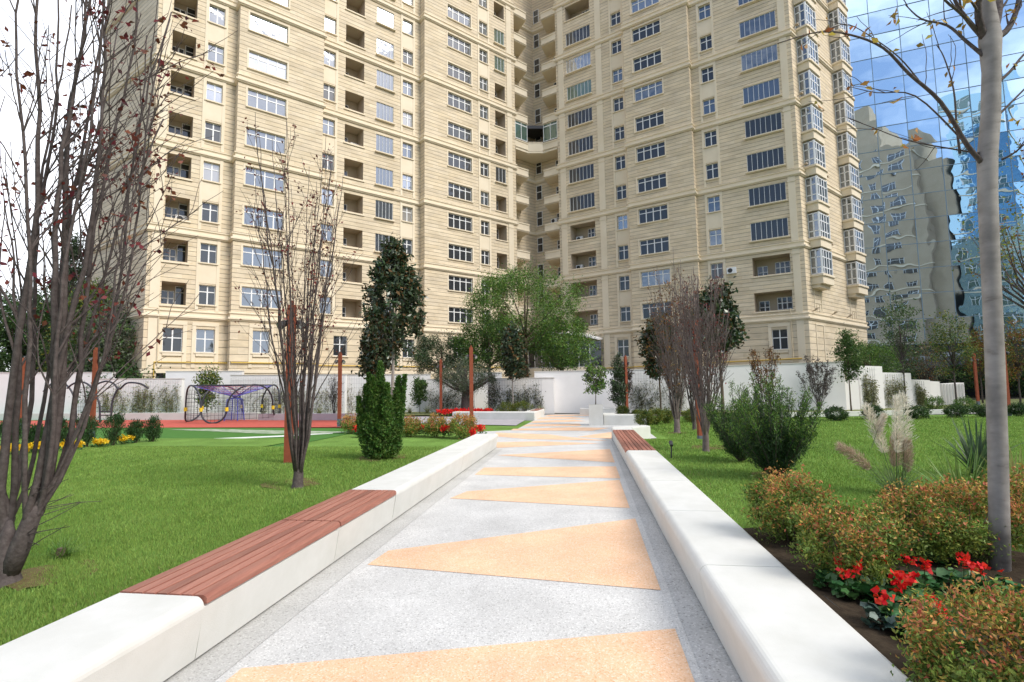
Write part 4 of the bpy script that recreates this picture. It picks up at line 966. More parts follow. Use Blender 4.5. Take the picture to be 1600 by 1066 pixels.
def vase_tree(name, loc, label, H, R, nst, seed, r0=.035, trunk=(.5, .09), leafn=300, leafL=.06, lm=None, twig=3, rmin=.003, lean=(0, 0), spread_p=.75, barkm=None, cat='tree', group=None, lfrac=.35, sides=6, twl=.26):
    rr = random.Random(seed); rng = np.random.default_rng(seed)
    t = thing(name, loc, label, cat, group)
    th, tr = trunk; tk = MB(); tk.tube([(0, 0, -.08), (0, 0, 0), (0, 0, .06), (.01, 0, th*.5), (.0, .01, th*.8), (0, .01, th)], [tr*1.8, tr*1.35, tr*1.08, tr, tr*.75, tr*.25], 12); tk.build('trunk', barkm or BARK, t, sm=True)
    tips = []; br = MB()
    for i in range(nst):
        a = 2*math.pi*(i+rr.uniform(-.35, .35))/nst; rad = R*math.sqrt(rr.uniform(.08, 1)); h = H*rr.uniform(.78, 1)*(1-.18*(rad/R)**2)
        n = 16; pts = []; ph = rr.uniform(0, 6); z0 = th*rr.uniform(.25, .95)
        for j in range(n+1):
            f = j/n; r = rad*(f**spread_p); w = .035*R*math.sin(f*7+ph)
            pts.append(Vector((math.cos(a)*(r+w)+lean[0]*f+rr.gauss(0, .006*H*.3), math.sin(a)*(r+w)+lean[1]*f+rr.gauss(0, .006*H*.3), z0+(h-z0)*f)))
        pts[0] = Vector((math.cos(a)*tr*.35, math.sin(a)*tr*.35, z0*.6))
        rs = r0*rr.uniform(.6, 1.1); rads = taper(rs, rmin, n, .8)
        br.tube(pts, rads, sides)
        nb = twig
        for b in range(nb*3):
            k = rr.randint(3, n-2); f = k/n; p = pts[k]; dm = (pts[k+1]-pts[k-1]).normalized()
            az = rr.uniform(0, 6.28); d = dm*.85+Vector((math.cos(az), math.sin(az), .1))*.42
            L = H*twl*(1.05-f)*rr.uniform(.5, 1.1)+.15
            m = 7; q = stem_path(rr, p, d, L, m, .07, .05); br.tube(q, taper(max(rmin, rads[k]*.5), rmin*.7, m), 4, cap=False); tips += q[2:]
            for c in range(2):
                k2 = rr.randint(2, m-1); az = rr.uniform(0, 6.28); d2 = (q[k2]-q[k2-1]).normalized()+Vector((math.cos(az), math.sin(az), .2))*.5
                q2 = stem_path(rr, q[k2], d2, L*.5, 4, .1, .04); br.tube(q2, taper(rmin, rmin*.6, 4), 3, cap=False); tips += q2[1:]
        tips += pts[n//2:]
    br.build('branches', barkm or BARK, t, sm=True)
    if leafn:
        C = np.array([tuple(rr.choice(tips)) for _ in range(int(leafn*lfrac))]); C = np.repeat(C, 3, axis=0)[:leafn]+rng.normal(size=(min(leafn, len(C)*3), 3))*.035
        quads('foliage', leaves(C, leafL, rng, .55), lm or L_RED, t)
    return t
def blob_pts(rng, N, env, ncl, sig, hollow=.35):
    """N points in ncl clumps; env(u) maps random unit-ball pts to crown space"""
    c = rng.normal(size=(ncl, 3)); c /= np.linalg.norm(c, axis=1)[:, None]; c *= (hollow+(1-hollow)*rng.uniform(0, 1, (ncl, 1))**.5)
    c = env(c); w = rng.uniform(.4, 1.3, ncl); w /= w.sum(); idx = rng.choice(ncl, N, p=w)
    return c[idx]+rng.normal(size=(N, 3))*sig*rng.uniform(.6, 1.3, (ncl, 1))[idx]
def crown_tree(name, loc, label, H, z0, rx, seed, N=6000, L=.16, lm=None, ncl=60, sig=.3, shape='round', asp=.5, barkm=None, tr=.1, lean=(0, 0), limbs=9, m2=None, f2=0., cat='tree', group=None, upd=None, upw=0., hollow=.35, ry=None):
    rng = np.random.default_rng(seed); rr = random.Random(seed); t = thing(name, loc, label, cat, group); ry = ry or rx
    zc, hz = (H+z0)/2, (H-z0)/2
    def env(c):
        o = c.copy(); s = np.ones(len(c))
        if shape == 'cone': s = 1.12-.92*((c[:, 2]+1)/2)**1.1
        if shape == 'egg': s = 1.05-.5*((c[:, 2]+1)/2)
        if shape == 'vase': s = .55+.5*((c[:, 2]+1)/2)
        if shape == 'flat': s = 1.1-.25*c[:, 2]
        if shape in ('cone', 'vase'): q = np.linalg.norm(c[:, :2], axis=1)[:, None]+1e-6; o[:, :2] = c[:, :2]/np.maximum(q, .001)*np.minimum(1, q*1.15)
        o[:, 0] = o[:, 0]*rx*s+lean[0]*(c[:, 2]+1)/2; o[:, 1] = o[:, 1]*ry*s+lean[1]*(c[:, 2]+1)/2; o[:, 2] = zc+c[:, 2]*hz
        return o
    C = blob_pts(rng, N, env, ncl, sig, hollow)
    k = MB(); top = z0+(H-z0)*.75; m = 8
    k.tube([Vector((lean[0]*(i/m)**2*.6+rr.gauss(0, .01), lean[1]*(i/m)**2*.6, top*i/m-.05*(i == 0))) for i in range(m+1)], [tr*1.3]+taper(tr, tr*.25, m-1), 8); k.build('trunk', barkm or BARK2, t, sm=True)
    if limbs:
        b = MB()
        for i in range(limbs):
            c = C[rng.integers(len(C))]; zz = z0*.8+(c[2]-z0*.8)*.35; p = Vector((0, 0, max(.2, min(zz, top*.9)))); e = Vector(c); mid_ = p.lerp(e, .5)+Vector((rr.gauss(0, .08), rr.gauss(0, .08), -.05*rx))
            b.tube([p, p.lerp(mid_, .5)+Vector((0, 0, .02)), mid_, e], [tr*.5, tr*.4, tr*.28, tr*.08], 5)
        b.build('branches', barkm or BARK2, t, sm=True)
    n2 = int(N*f2)
    quads('foliage', leaves(C[n2:], L, rng, asp, upd, upw), lm or L_MID, t)
    if n2: quads('tinted_foliage', leaves(C[:n2], L, rng, asp, upd, upw), m2, t)
    return t
def bd(px, Y, z=0.): return Vector((deep(px, 600, Y).x, Y, z))
# ---- foreground bare multi-stem trees
p = at(8, 915)
def big_left():
    rr = random.Random(21); rng = np.random.default_rng(21)
    t = thing('bare_tree', p, 'large bare multi-stemmed tree with dark trunk and few red leaves, nearest on the left', 'tree')
    k = MB(); k.tube([(0, 0, -.1), (0, 0, 0), (0, 0, .07), (.0, 0, .2), (-.01, .01, .33), (-.01, .01, .45)], [.15, .10, .08, .068, .05, .015], 16); k.build('trunk', BARK, t, sm=True)
    Y = p.y; b = MB(); tips = []
    # main stems given by how they rise and lean (metres from the base): end x, end y, height, radius
    st = [(-.5, -.3, 4.6, .022), (-.12, .25, 4.9, .020), (-.30, .5, 4.8, .017), (.04, -.05, 5.2, .027), (.14, .35, 5.0, .021), (.26, .1, 5.2, .030), (.38, -.1, 5.0, .026), (.48, .3, 4.9, .019), (.56, .05, 5.1, .023), (.72, .35, 4.6, .013), (.88, .2, 4.4, .011), (.33, .7, 4.6, .014), (.18, -.35, 4.7, .016), (1.02, -.1, 3.4, .009), (-.02, .7, 4.7, .014), (.62, -.2, 4.8, .015)]
    for i, (ex, ey, h, r) in enumerate(st):
        n = 20; pts = []; ph = rr.uniform(0, 6); sp = rr.uniform(.5, .75)
        for j in range(n+1):
            f = j/n; g = f**sp; pts.append(Vector((ex*g+.035*math.sin(f*8+ph)+rr.gauss(0, .006), ey*g+.03*math.cos(f*7+ph)+rr.gauss(0, .006), .25+(h-.25)*f)))
        
        F = Vector((.17, .0, .50)) if ex > .1 else Vector((-.06, .04, .45))
        pts = [F.lerp(q_, 0)+(q_-pts[0])*1. if False else q_+(F-Vector((0, 0, .25)))*(1-k_/n)**1.5 for k_, q_ in enumerate(pts)]; pts.insert(0, F*.75)
        rad = taper(r*1.15, .005, len(pts)-1, .9); b.tube(pts, rad, 8); tips += pts[10:]
        for _ in range(9):
            kx = rr.randint(5, n-2); f = kx/n; dm = (pts[kx+1]-pts[kx-1]).normalized(); az = rr.uniform(0, 6.28)
            q = stem_path(rr, pts[kx], dm*.9+Vector((math.cos(az)+.35, math.sin(az), .0))*.48, rr.uniform(.5, 1.3)*(1.15-f*.6), 9, .075, .035)
            b.tube(q, taper(max(.005, rad[kx]*.5), .0025, 9), 5, cap=False); tips += q[3:]
            for _ in range(3):
                k2 = rr.randint(2, 8); az = rr.uniform(0, 6.28); q2 = stem_path(rr, q[k2], (q[k2]-q[k2-1]).normalized()+Vector((math.cos(az), math.sin(az), .1))*.6, rr.uniform(.2, .55), 5, .11, .02)
                b.tube(q2, taper(.0035, .0018, 5), 3, cap=False); tips += q2[1:]
    b.build('branches', BARK, t, sm=True)
    T = np.array([tuple(x) for x in tips]); T = T[T[:, 2] > 1.6]; c = T[rng.integers(len(T), size=210)]; c = np.repeat(c, 5, axis=0)+rng.normal(size=(1050, 3))*.035
    quads('foliage', leaves(c, .05, rng, .6), L_RED, t)
    for F, r_ in ((Vector((.17, 0, .50)), .062), (Vector((-.06, .04, .45)), .052)):
        b2 = MB(); b2.tube([F*.0+Vector((0, 0, .05)), F*.5, F, F*1.12], [r_*1.1, r_, r_*.8, r_*.3], 12); b2.build('fork', BARK, t, sm=True)
    s = MB()
    for _ in range(14):
        a = rr.uniform(-.6, 1.4); q = stem_path(rr, (.09, 0, rr.uniform(.2, .7)), (math.cos(a), math.sin(a)*.6, rr.uniform(-.1, .6)), rr.uniform(.12, .5), 4, .12); s.tube(q, taper(.005, .002, 4), 4)
    s.build('twigs', BARK, t)
big_left()
vase_tree('bare_tree', at(465, 763), 'bare vase-shaped tree with dark stems and few red leaves, in front of the lamp post', 5.75, .92, 17, 4, r0=.026, trunk=(.40, .065), leafn=1100, leafL=.045, spread_p=.8, twig=3, lfrac=.5)
vase_tree('bare_tree', at(1058, 677), 'bare dense twiggy tree with purple-grey stems, left of the dark trees behind the right bench', 6.7, .85, 20, 6, r0=.03, trunk=(.6, .10), leafn=1300, leafL=.075, spread_p=.9, twig=5, rmin=.005, lm=L_BRN, barkm=BARKL)
vase_tree('bare_tree', at(1103, 706), 'bare dense tree with dark upright twigs beside the magnolia behind the yews', 4.3, .62, 20, 8, r0=.022, trunk=(.6, .06), leafn=600, leafL=.05, spread_p=.8, twig=4, rmin=.005, lm=L_RED, barkm=BARKL)
vase_tree('bare_tree', at(1085, 672), 'slender bare tree leaning beside the lamp post at the right lawn edge', 6.2, .6, 14, 9, r0=.03, trunk=(.6, .07), leafn=400, leafL=.07, twig=4, rmin=.005)
vase_tree('bare_tree', bd(1277, 27.5), 'small purple-leaved bare tree in front of the grey-white wall', 3.4, .9, 14, 10, r0=.022, trunk=(.5, .04), leafn=1500, leafL=.09, lm=L_GREY, rmin=.006, twig=3)
vase_tree('bare_tree', at(1198, 655), 'sparse brown-twigged tree behind the large yew shrub', 4.0, .8, 12, 12, r0=.025, trunk=(.5, .05), leafn=1500, leafL=.08, lm=L_BRN, rmin=.006)
vase_tree('bare_tree', bd(975, 30.6), 'slim dark-leaved bare tree against the white wall left of a lamp post', 3.3, .5, 10, 13, r0=.025, trunk=(.5, .05), leafn=2600, leafL=.10, lm=L_GREY, rmin=.006)
vase_tree('bare_tree', at(522, 652), 'small bare tree before the white wall right of the climbing net', 2.8, .55, 10, 14, r0=.018, trunk=(.3, .03), leafn=260, leafL=.08, lm=L_GREY, rmin=.006)
# ---- smooth grey trunk on the right
def plane_tree():
    O = at(1562, 892); Y = O.y; t = thing('plane_tree', O, 'tall tree with smooth grey trunk and nearly bare branches in the right foreground', 'tree')
    q = lambda x, y, dy=0: deep(x, y, Y+dy)-O
    ax = [(1562, 905), (1561, 800), (1559, 700), (1554, 550), (1547, 400), (1543, 300), (1543, 240), (1548, 180), (1549, 110), (1547, 60), (1543, 10), (1536, -60), (1528, -160)]
    rd = [.064, .059, .058, .057, .057, .060, .062, .060, .058, .072, .048, .036, .024]
    k = MB(); k.tube([q(*a) for a in ax], rd, 20); o = k.build('trunk', None or trunkmat(), t, sm=True)
    rr = random.Random(3); b = MB(); tips = []
    def limb(pp, r0, r1, dys=0., sub=4, sl=.45, lf=True):
        n = len(pp); P = [q(x, y, dys*i/(n-1)) for i, (x, y) in enumerate(pp)]
        # smooth
        R2 = []
        for i in range(n-1):
            for j in range(4):
                f = j/4; p0, p1, p2, p3 = P[max(i-1, 0)], P[i], P[i+1], P[min(i+2, n-1)]
                R2.append(.5*((2*p1)+(p2-p0)*f+(2*p0-5*p1+4*p2-p3)*f*f+(3*p1-p0-3*p2+p3)*f**3))
        R2.append(P[-1]); b.tube(R2, taper(r0, r1, len(R2)-1, .8), 7)
        if lf: tips.extend(R2[len(R2)//3:])
        for _ in range(sub):
            i = rr.randint(len(R2)//3, len(R2)-2); d = (R2[i+1]-R2[i]).normalized()+Vector((rr.gauss(0, .5), rr.gauss(0, .5), rr.gauss(0.1, .4)))
            s = stem_path(rr, R2[i], d, sl*rr.uniform(.4, 1), 6, .12, .0); b.tube(s, taper(max(.003, r1), .0015, 6), 4, cap=False); tips.extend(s[2:])
    limb([(1535, 255), (1510, 225), (1470, 160), (1420, 115), (1380, 75), (1330, 55), (1280, 50), (1215, 68)], .020, .003, -.3)
    limb([(1435, 125), (1405, 90), (1365, 60), (1325, 38), (1300, 45)], .006, .002, -.2, 2)
    limb([(1528, 245), (1500, 215), (1430, 150), (1370, 145), (1325, 135)], .010, .002, .1)
    limb([(1530, 240), (1500, 235), (1420, 220), (1360, 198), (1325, 185)], .008, .002, .2, 5)
    limb([(1540, 90), (1510, 65), (1480, 40), (1440, 30), (1415, 8)], .016, .004, .2)
    limb([(1540, 62), (1515, 35), (1492, 0), (1478, -60)], .022, .008, .0)
    limb([(1530, 50), (1500, 20), (1470, -10), (1455, -80)], .014, .005, -.3)
    limb([(1555, 60), (1575, 45), (1590, 10), (1600, -60)], .030, .012, .1)
    limb([(1558, 130), (1580, 110), (1600, 85), (1640, 50)], .014, .006, .2)
    limb([(1550, 60), (1560, 20), (1563, -40), (1570, -140)], .036, .016, .3)
    limb([(1560, 180), (1590, 150), (1640, 100)], .010, .005, .1)
    limb([(1500, 240), (1495, 200), (1490, 140), (1475, 90), (1463, 70)], .010, .003, .0, 3)
    limb([(1538, 60), (1528, 20), (1535, -30), (1545, -120)], .030, .012, -.2)
    limb([(1565, 250), (1590, 235), (1625, 200)], .009, .004, -.1)
    b.build('branches', BARK, t, sm=True)
    rng = np.random.default_rng(8); T = np.array([tuple(x) for x in tips]); c = T[rng.integers(len(T), size=75)]; c = np.repeat(c, 2, axis=0)+rng.normal(size=(150, 3))*.02
    quads('foliage', leaves(c, .058, rng, .5), leafmat('amber_leaf', (.38, .16, .04), (.45, .33, .08), .5, .05), t)
def trunkmat():
    m, n, L, b = nodes('smooth_grey_bark')
    t = n.new('ShaderNodeTexCoord'); mp_ = n.new('ShaderNodeMapping'); mp_.inputs['Scale'].default_value = (7, 7, 18); L.new(t.outputs['Object'], mp_.inputs[0])
    z = n.new('ShaderNodeTexNoise'); z.inputs['Scale'].default_value = 1; z.inputs['Detail'].default_value = 8; L.new(mp_.outputs[0], z.inputs[0])
    z2 = n.new('ShaderNodeTexNoise'); z2.inputs['Scale'].default_value = 6; z2.inputs['Detail'].default_value = 4; L.new(t.outputs['Object'], z2.inputs[0])
    r = n.new('ShaderNodeValToRGB'); e = r.color_ramp.elements; e[0].position = .27; e[0].color = (.20, .175, .16, 1); e[1].position = .38; e[1].color = (.29, .265, .25, 1); q = e.new(.8); q.color = (.36, .33, .31, 1)
    L.new(z.outputs[0], r.inputs[0]); mm = n.new('ShaderNodeMix'); mm.data_type = 'RGBA'; mm.blend_type = 'MULTIPLY'; mm.inputs['Factor'].default_value = 1
    mr = n.new('ShaderNodeMapRange'); mr.inputs['From Min'].default_value = .3; mr.inputs['From Max'].default_value = .6; mr.inputs['To Min'].default_value = .62; L.new(z2.outputs[0], mr.inputs[0])
    L.new(r.outputs[0], mm.inputs['A']); L.new(mr.outputs[0], mm.inputs['B']); L.new(mm.outputs['Result'], b.inputs['Base Color']); b.inputs['Roughness'].default_value = .8
    bu = n.new('ShaderNodeBump'); bu.inputs['Distance'].default_value = .004; L.new(z.outputs[0], bu.inputs['Height']); L.new(bu.outputs[0], b.inputs['Normal'])
    return m
plane_tree()
# ---- evergreen and leafy trees
crown_tree('magnolia_tree', (deep(614, 600, 26).x, 26, 0), 'tall dark conical magnolia tree in front of the stone building', 9.5, 3.5, 1.6, 31, N=8000, L=.26, lm=L_MAG, ncl=150, sig=.16, shape='cone', m2=L_MAGB, f2=.12, tr=.09, asp=.42, barkm=BARKG)
crown_tree('magnolia_tree', (deep(588, 600, 30).x, 30, 0), 'smaller dark magnolia tree with low crown left of the tall magnolia', 5.5, 2.4, 1.15, 32, N=5000, L=.24, lm=L_MAG, ncl=70, sig=.18, shape='egg', m2=L_MAGB, f2=.12, tr=.08)
crown_tree('magnolia_tree', (deep(1128, 600, 24).x, 24, 0), 'dark magnolia tree beside the dense bare tree right of the path', 6.4, 2.9, 1.3, 33, N=6000, L=.22, lm=L_MAG, ncl=80, sig=.17, shape='egg', m2=L_MAGB, f2=.12, tr=.08, lean=(-.2, 0))
crown_tree('magnolia_tree', (deep(1031, 600, 27).x, 27, 0), 'small reddish-topped magnolia on a thin trunk against the right wing', 5.4, 2.1, .95, 34, N=5000, L=.22, lm=L_MAG, ncl=70, sig=.18, shape='egg', m2=L_MAGB, f2=.3, tr=.05)
crown_tree('magnolia_tree', (deep(801, 600, 31).x, 31, 0), 'slim dark magnolia on a thin pale trunk in front of the big green tree', 5.3, 2.2, .72, 35, N=5000, L=.2, lm=L_MAG, ncl=50, sig=.16, shape='cone', m2=L_MAGB, f2=.15, tr=.04, barkm=BARKG)
crown_tree('shade_tree', (deep(822, 600, 37).x, 37, 0), 'big bright green feathery tree in front of the building corner', 9.9, 4.3, 4.3, 36, N=26000, L=.15, lm=L_BRIGHT, ncl=190, sig=.32, asp=.38, m2=L_MID, f2=.35, tr=.17, limbs=24, hollow=.45, shape='round')
crown_tree('shade_tree', (deep(765, 600, 36).x, 36, 0), 'lower left green tree merging with the big feathery tree', 6.3, 3.0, 2.4, 37, N=11000, L=.16, lm=L_MID, ncl=100, sig=.26, asp=.38, m2=L_BRIGHT, f2=.3, tr=.12, limbs=12)
crown_tree('shade_tree', (deep(880, 600, 35.5).x, 35.5, 0), 'drooping green tree right of the slim magnolia near the entrance canopy', 6.2, 2.7, 2.2, 38, N=10000, L=.16, lm=L_BRIGHT, ncl=90, sig=.26, asp=.38, m2=L_MID, f2=.4, tr=.12, limbs=12)
crown_tree('mimosa_tree', (deep(690, 600, 38).x, 38, 0), 'dark bluish green feathery tree left of the olive tree', 5.5, 2.6, 2.6, 39, N=12000, L=.14, lm=L_DARK, ncl=120, sig=.22, asp=.35, m2=L_OLIVE, f2=.3, tr=.12, shape='flat')
crown_tree('olive_tree', bd(727, 31.8), 'old olive tree with thick gnarled trunk and round grey-green crown', 3.3, 1.35, 1.9, 40, N=16000, L=.09, lm=L_OLIVE, ncl=110, sig=.17, asp=.3, m2=L_DARK, f2=.2, tr=.30, limbs=14, barkm=BARK)
crown_tree('potted_tree', TV(22.75, .42, .84), 'small green leafy tree growing in the white planter', 1.9, .45, .42, 41, N=1500, L=.12, lm=L_BRIGHT, ncl=26, sig=.09, m2=L_OLIVE, f2=.35, tr=.018, limbs=6)
crown_tree('slender_tree', bd(656, 33), 'slender dark green young tree against the white wall left of the olive', 2.5, .4, .4, 42, N=2600, L=.12, lm=L_MID, ncl=34, sig=.12, tr=.02)
crown_tree('slender_tree', bd(1327, 28.6), 'slim green tree on a thin trunk beside the narrow sunlit wall', 4.4, 1.9, .6, 43, N=2600, L=.13, lm=L_MID, ncl=34, sig=.17, tr=.04, shape='egg')
crown_tree('slender_tree', bd(324, 33), 'light green bushy young tree behind the climbing net', 3.1, .5, .55, 44, N=2400, L=.14, lm=L_MID, ncl=36, sig=.16, tr=.03, m2=L_YG, f2=.4)
crown_tree('conifer', bd(965, 30), 'thin blue-green conifer against the white wall right of the potted tree', 3.7, .5, .45, 45, N=3000, L=.12, lm=L_OLIVE, ncl=50, sig=.11, shape='cone', m2=L_DARK, f2=.5, tr=.04)
for i, (x, Y, H, z0, r, lab, lm, m2, f2) in enumerate(((1413, 31.5, 6.9, 2.4, 1.45, 'airy green-topped tree with visible bare limbs before the mirror tower', L_MID, L_OLIVE, .3), (1492, 31, 5.9, 1.9, 1.4, 'airy green tree with yellowing lower leaves before the glass tower', L_MID, L_YG, .35),
        (1533, 36, 5.2, 1.6, 1.1, 'orange and yellow autumn tree left of the grey trunk', L_BRN, L_YG, .45), (1450, 36, 4.6, 1.2, 1.3, 'bare-limbed olive green tree behind the stepped white walls', L_OLIVE, L_BRN, .3), (1592, 34, 5.6, 1.5, 1.4, 'autumn tree with amber leaves at the right picture edge', L_BRN, L_YG, .5))):
    crown_tree('lawn_tree', (deep(x, 600, Y).x, Y, 0), lab, H, z0, r, 60+i, N=2600, L=.12, lm=lm, ncl=70, sig=.20, shape='vase' if i == 3 else 'egg', m2=m2, f2=f2, tr=.05, limbs=34, barkm=BARK, hollow=.2)
crown_tree('shade_tree', (deep(1362, 600, 40).x, 40, 0), 'soft bright green willow-like tree behind the corner wall blocks', 4.6, 1.6, 2.0, 70, N=9000, L=.15, lm=L_BRIGHT, ncl=80, sig=.3, asp=.3, m2=L_MID, f2=.4)
for i, (x, Y, H, z0, r, sh, lm, m2, lab) in enumerate(((20, 44, 10.2, 2.5, 4.2, 'round', L_DARK, L_MID, 'dark green bushy tree at the far left behind the white wall'), (75, 46, 11.5, 2, 3.6, 'egg', L_MID, L_OLIVE, 'green tree directly left of the tall poplar behind the wall'),
        (105, 50, 17.0, 3, 2.6, 'cone', L_OLIVE, L_MID, 'tall pale conical tree rising behind the left trees'), (140, 40, 10.5, 2, 3.2, 'egg', L_MID, L_YG, 'green tree in front of the grey side wing of the building'), (172, 38, 8.2, 1.8, 2.6, 'round', L_OLIVE, L_MID, 'lighter green tree at the left corner of the building'), (-70, 44, 11, 2, 5, 'round', L_MID, L_DARK, 'broad green tree at the outer left beyond the wall'), (205, 37, 3.4, .4, 2.2, 'flat', L_DARK, L_MID, 'low dark hedge-like bush at the foot of the building corner'))):
    crown_tree('broadleaf_tree', (deep(x, 600, Y).x, Y, 0), lab, H, z0, r, 80+i, N=15000 if i != 6 else 5000, L=.22, lm=lm, ncl=150, sig=.38, shape=sh, m2=m2, f2=.3, tr=.2, limbs=14)
for i, (x, Y, H, z0, r, lab) in enumerate(((1385, 50, 5.2, 1, 2.6, 'dark tree mass between the building and the mirror tower'), (1560, 46, 4.5, .3, 4.0, 'dark green tree behind the grey trunk'), (1640, 44, 5, .4, 3.6, 'dark tree at the far right edge'))):
    crown_tree('broadleaf_tree', (deep(x, 600, Y).x, Y, 0), lab, H, z0, r, 100+i, N=8000, L=.2, lm=L_DARK, ncl=110, sig=.35, m2=L_MID, f2=.4, tr=.15, hollow=.2)
# sparse yellow-green branches reaching in at the upper right
crown_tree('lawn_tree', (deep(1640, 600, 9).x, 9, .3), 'sparse yellow-green leaved tree entering at the upper right edge', 5.6, 2.3, 1.15, 110, N=1500, L=.06, lm=L_YG, ncl=60, sig=.16, m2=L_BRN, f2=.3, tr=.05, limbs=44, barkm=BARK, hollow=.1)
# ---- shrubs
def shrub(name, loc, label, H, rx, seed, N, L, lm, m2=None, f2=.3, ncl=40, sig=.07, shape='round', asp=.42, z0=.03, cat='shrub', group=None, topm=None, upw=.3, ry=None, nst=14):
    rng = np.random.default_rng(seed); rr = random.Random(seed); t = thing(name, loc, label, cat, group); ry = ry or rx
    c = rng.normal(size=(ncl, 3)); c /= np.linalg.norm(c, axis=1)[:, None]; c *= rng.uniform(.35, 1, (ncl, 1))**.4
    s = np.ones(ncl)
    if shape == 'vase': s = .45+.6*((c[:, 2]+1)/2)
    if shape == 'cone': s = 1.1-.8*((c[:, 2]+1)/2)
    c[:, 0] *= rx*s; c[:, 1] *= ry*s; c[:, 2] = z0+sig*.6+(c[:, 2]+1)/2*(H-z0-sig*1.2)
    idx = rng.integers(ncl, size=N); C = c[idx]+rng.normal(size=(N, 3))*sig; C[:, 2] = np.maximum(C[:, 2], .02)
    st = MB()
    for i in range(nst):
        e = Vector(c[i % ncl]); st.tube([(e.x*.15, e.y*.15, -.03), (e.x*.5, e.y*.5, e.z*.55), e], [.007, .005, .003], 4)
    st.build('stems', BARK2, t)
    F = leaves(C, L, rng, asp, (0, 0, 1), upw)
    if m2 is not None:
        if topm: k = (C[:, 2]-z0)/(H-z0)+.25*rng.normal(size=N)+.3*np.sin(c[idx][:, 0]*19+c[idx][:, 1]*13) > topm
        else: k = rng.uniform(size=N) < f2
        quads('foliage', F[~k], lm, t); quads('tinted_foliage', F[k], m2, t)
    else: quads('foliage', F, lm, t)
    return t
NG = 'red-tipped bushes in the front flower bed'
shrub('nandina', at(1238, 850), 'yellow and orange leaved bush nearest the bench, first in the front flower bed', .58, .32, 1, 8500, .030, L_NAN, L_NANR, topm=.84, ncl=55, sig=.045, group=NG)
shrub('nandina', at(1330, 912), 'yellow-green bush with brown-pink leaves between bench and red cyclamens', .52, .31, 2, 9000, .028, L_NAN, L_NANR, topm=.92, ncl=55, sig=.042, group=NG)
shrub('nandina', at(1432, 880), 'dark-centred bush with pinkish tips behind the red flowers', .56, .27, 3, 8000, .028, L_NAN, L_NANR, topm=.85, ncl=50, sig=.042, group=NG)
shrub('nandina', at(1520, 872), 'yellow-green and red bush directly behind the grey trunk', .55, .38, 4, 8000, .029, L_NAN, L_NANR, topm=.75, ncl=55, sig=.045, group=NG)
shrub('nandina', at(1625, 850), 'pink-red leaved bush at the right picture edge beside the grey trunk', .66, .36, 5, 8000, .030, L_NAN, L_NANR, topm=.6, ncl=60, sig=.045, group=NG)
shrub('nandina', (2.0, 2.22, .30), 'large red-tipped bush in the bottom right corner', .52, .34, 6, 16000, .023, L_NAN, L_NANR, topm=.88, ncl=90, sig=.038, group=NG)
# cyclamens and begonias
def flowers(name, loc, label, seed, nl, nf, R, leafL=.07, h=.12, petal=None, leafm=None, cat='flower', group=None, fr=.035, fh=.2):
    rng = np.random.default_rng(seed); rr = random.Random(seed); t = thing(name, loc, label, cat, group)
    a = rng.uniform(0, 6.28, nl); r = R*np.sqrt(rng.uniform(0, 1, nl)); C = np.stack([r*np.cos(a), r*np.sin(a), h*rng.uniform(.3, 1, nl)], 1)
    V = []
    for c in C:   # round scalloped leaves, 7-gons
        n = Vector((rr.gauss(0, .45), rr.gauss(0, .45), 1)).normalized(); u = n.orthogonal().normalized(); w = n.cross(u); L = leafL*rr.uniform(.6, 1.1)
        P = [Vector(c)+u*math.cos(k*6.283/8)*L*.5*(1+.12*(k % 2))+w*math.sin(k*6.283/8)*L*.5*(1+.12*(k % 2))-n*(.01*(k % 2)) for k in range(8)]
        V.append([tuple(x) for x in P])
    quads('foliage', V, leafm or mat('round_leaf', (.03, .11, .03), .45, .4, var=(.06, .17, .05), vscale=20, island=.4, hue=.02, trans=.2), t, k=8)
    C2 = []; st = MB()
    for i in range(nf):
        a = rr.uniform(0, 6.28); r = R*.8*math.sqrt(rr.random()); f = Vector((r*math.cos(a), r*math.sin(a), fh*rr.uniform(.75, 1.1)))
        st.tube([(f.x*.6, f.y*.6, 0), f], .003, 3, cap=False)
        for k in range(22): C2.append((f.x+rr.gauss(0, fr*.5), f.y+rr.gauss(0, fr*.5), f.z+rr.gauss(0, fr*.45)))
    st.build('flower_stems', L_MID, t)
    quads('flowers', leaves(np.array(C2), fr, rng, .8), petal or F_RED, t)
flowers('cyclamen', at(1337, 938), 'scarlet cyclamen with round green leaves at the bench edge', 1, 60, 3, .13, fr=.03)
flowers('cyclamen', at(1410, 950), 'bright red cyclamen clump in the middle of the front bed', 2, 70, 4, .14, fr=.034)
flowers('cyclamen', at(1440, 930), 'red cyclamen clump just right of the middle red clump', 3, 60, 2, .12)
flowers('cyclamen', at(1500, 925), 'orange-red cyclamen at the foot of the grey trunk', 4, 60, 2, .12)
flowers('cyclamen', at(1385, 990), 'dark-leaved cyclamen with a single small flower on bare soil', 5, 40, 1, .10, leafm=mat('dark_round_leaf', (.03, .07, .05), .4, .4, var=(.08, .12, .10), vscale=30, island=.4))
flowers('cyclamen', at(1455, 1010), 'green cyclamen leaves with one flower beside the corner bush', 6, 70, 1, .14)
flowers('cyclamen', at(1475, 885), 'crimson leafy begonia behind the red cyclamens', 7, 40, 4, .12, petal=leafmat('crimson_petal', (.40, .01, .03), (.5, .02, .05)))
flowers('cyclamen', at(1500, 868), 'crimson begonia right beside the grey trunk', 8, 30, 3, .10, petal=MATS['crimson_petal'])
flowers('cyclamen', at(1262, 868), 'coral red flower between the two yellow-leaved bushes', 9, 20, 2, .07, petal=leafmat('coral_petal', (.75, .09, .04), (.8, .14, .05)), fh=.24)
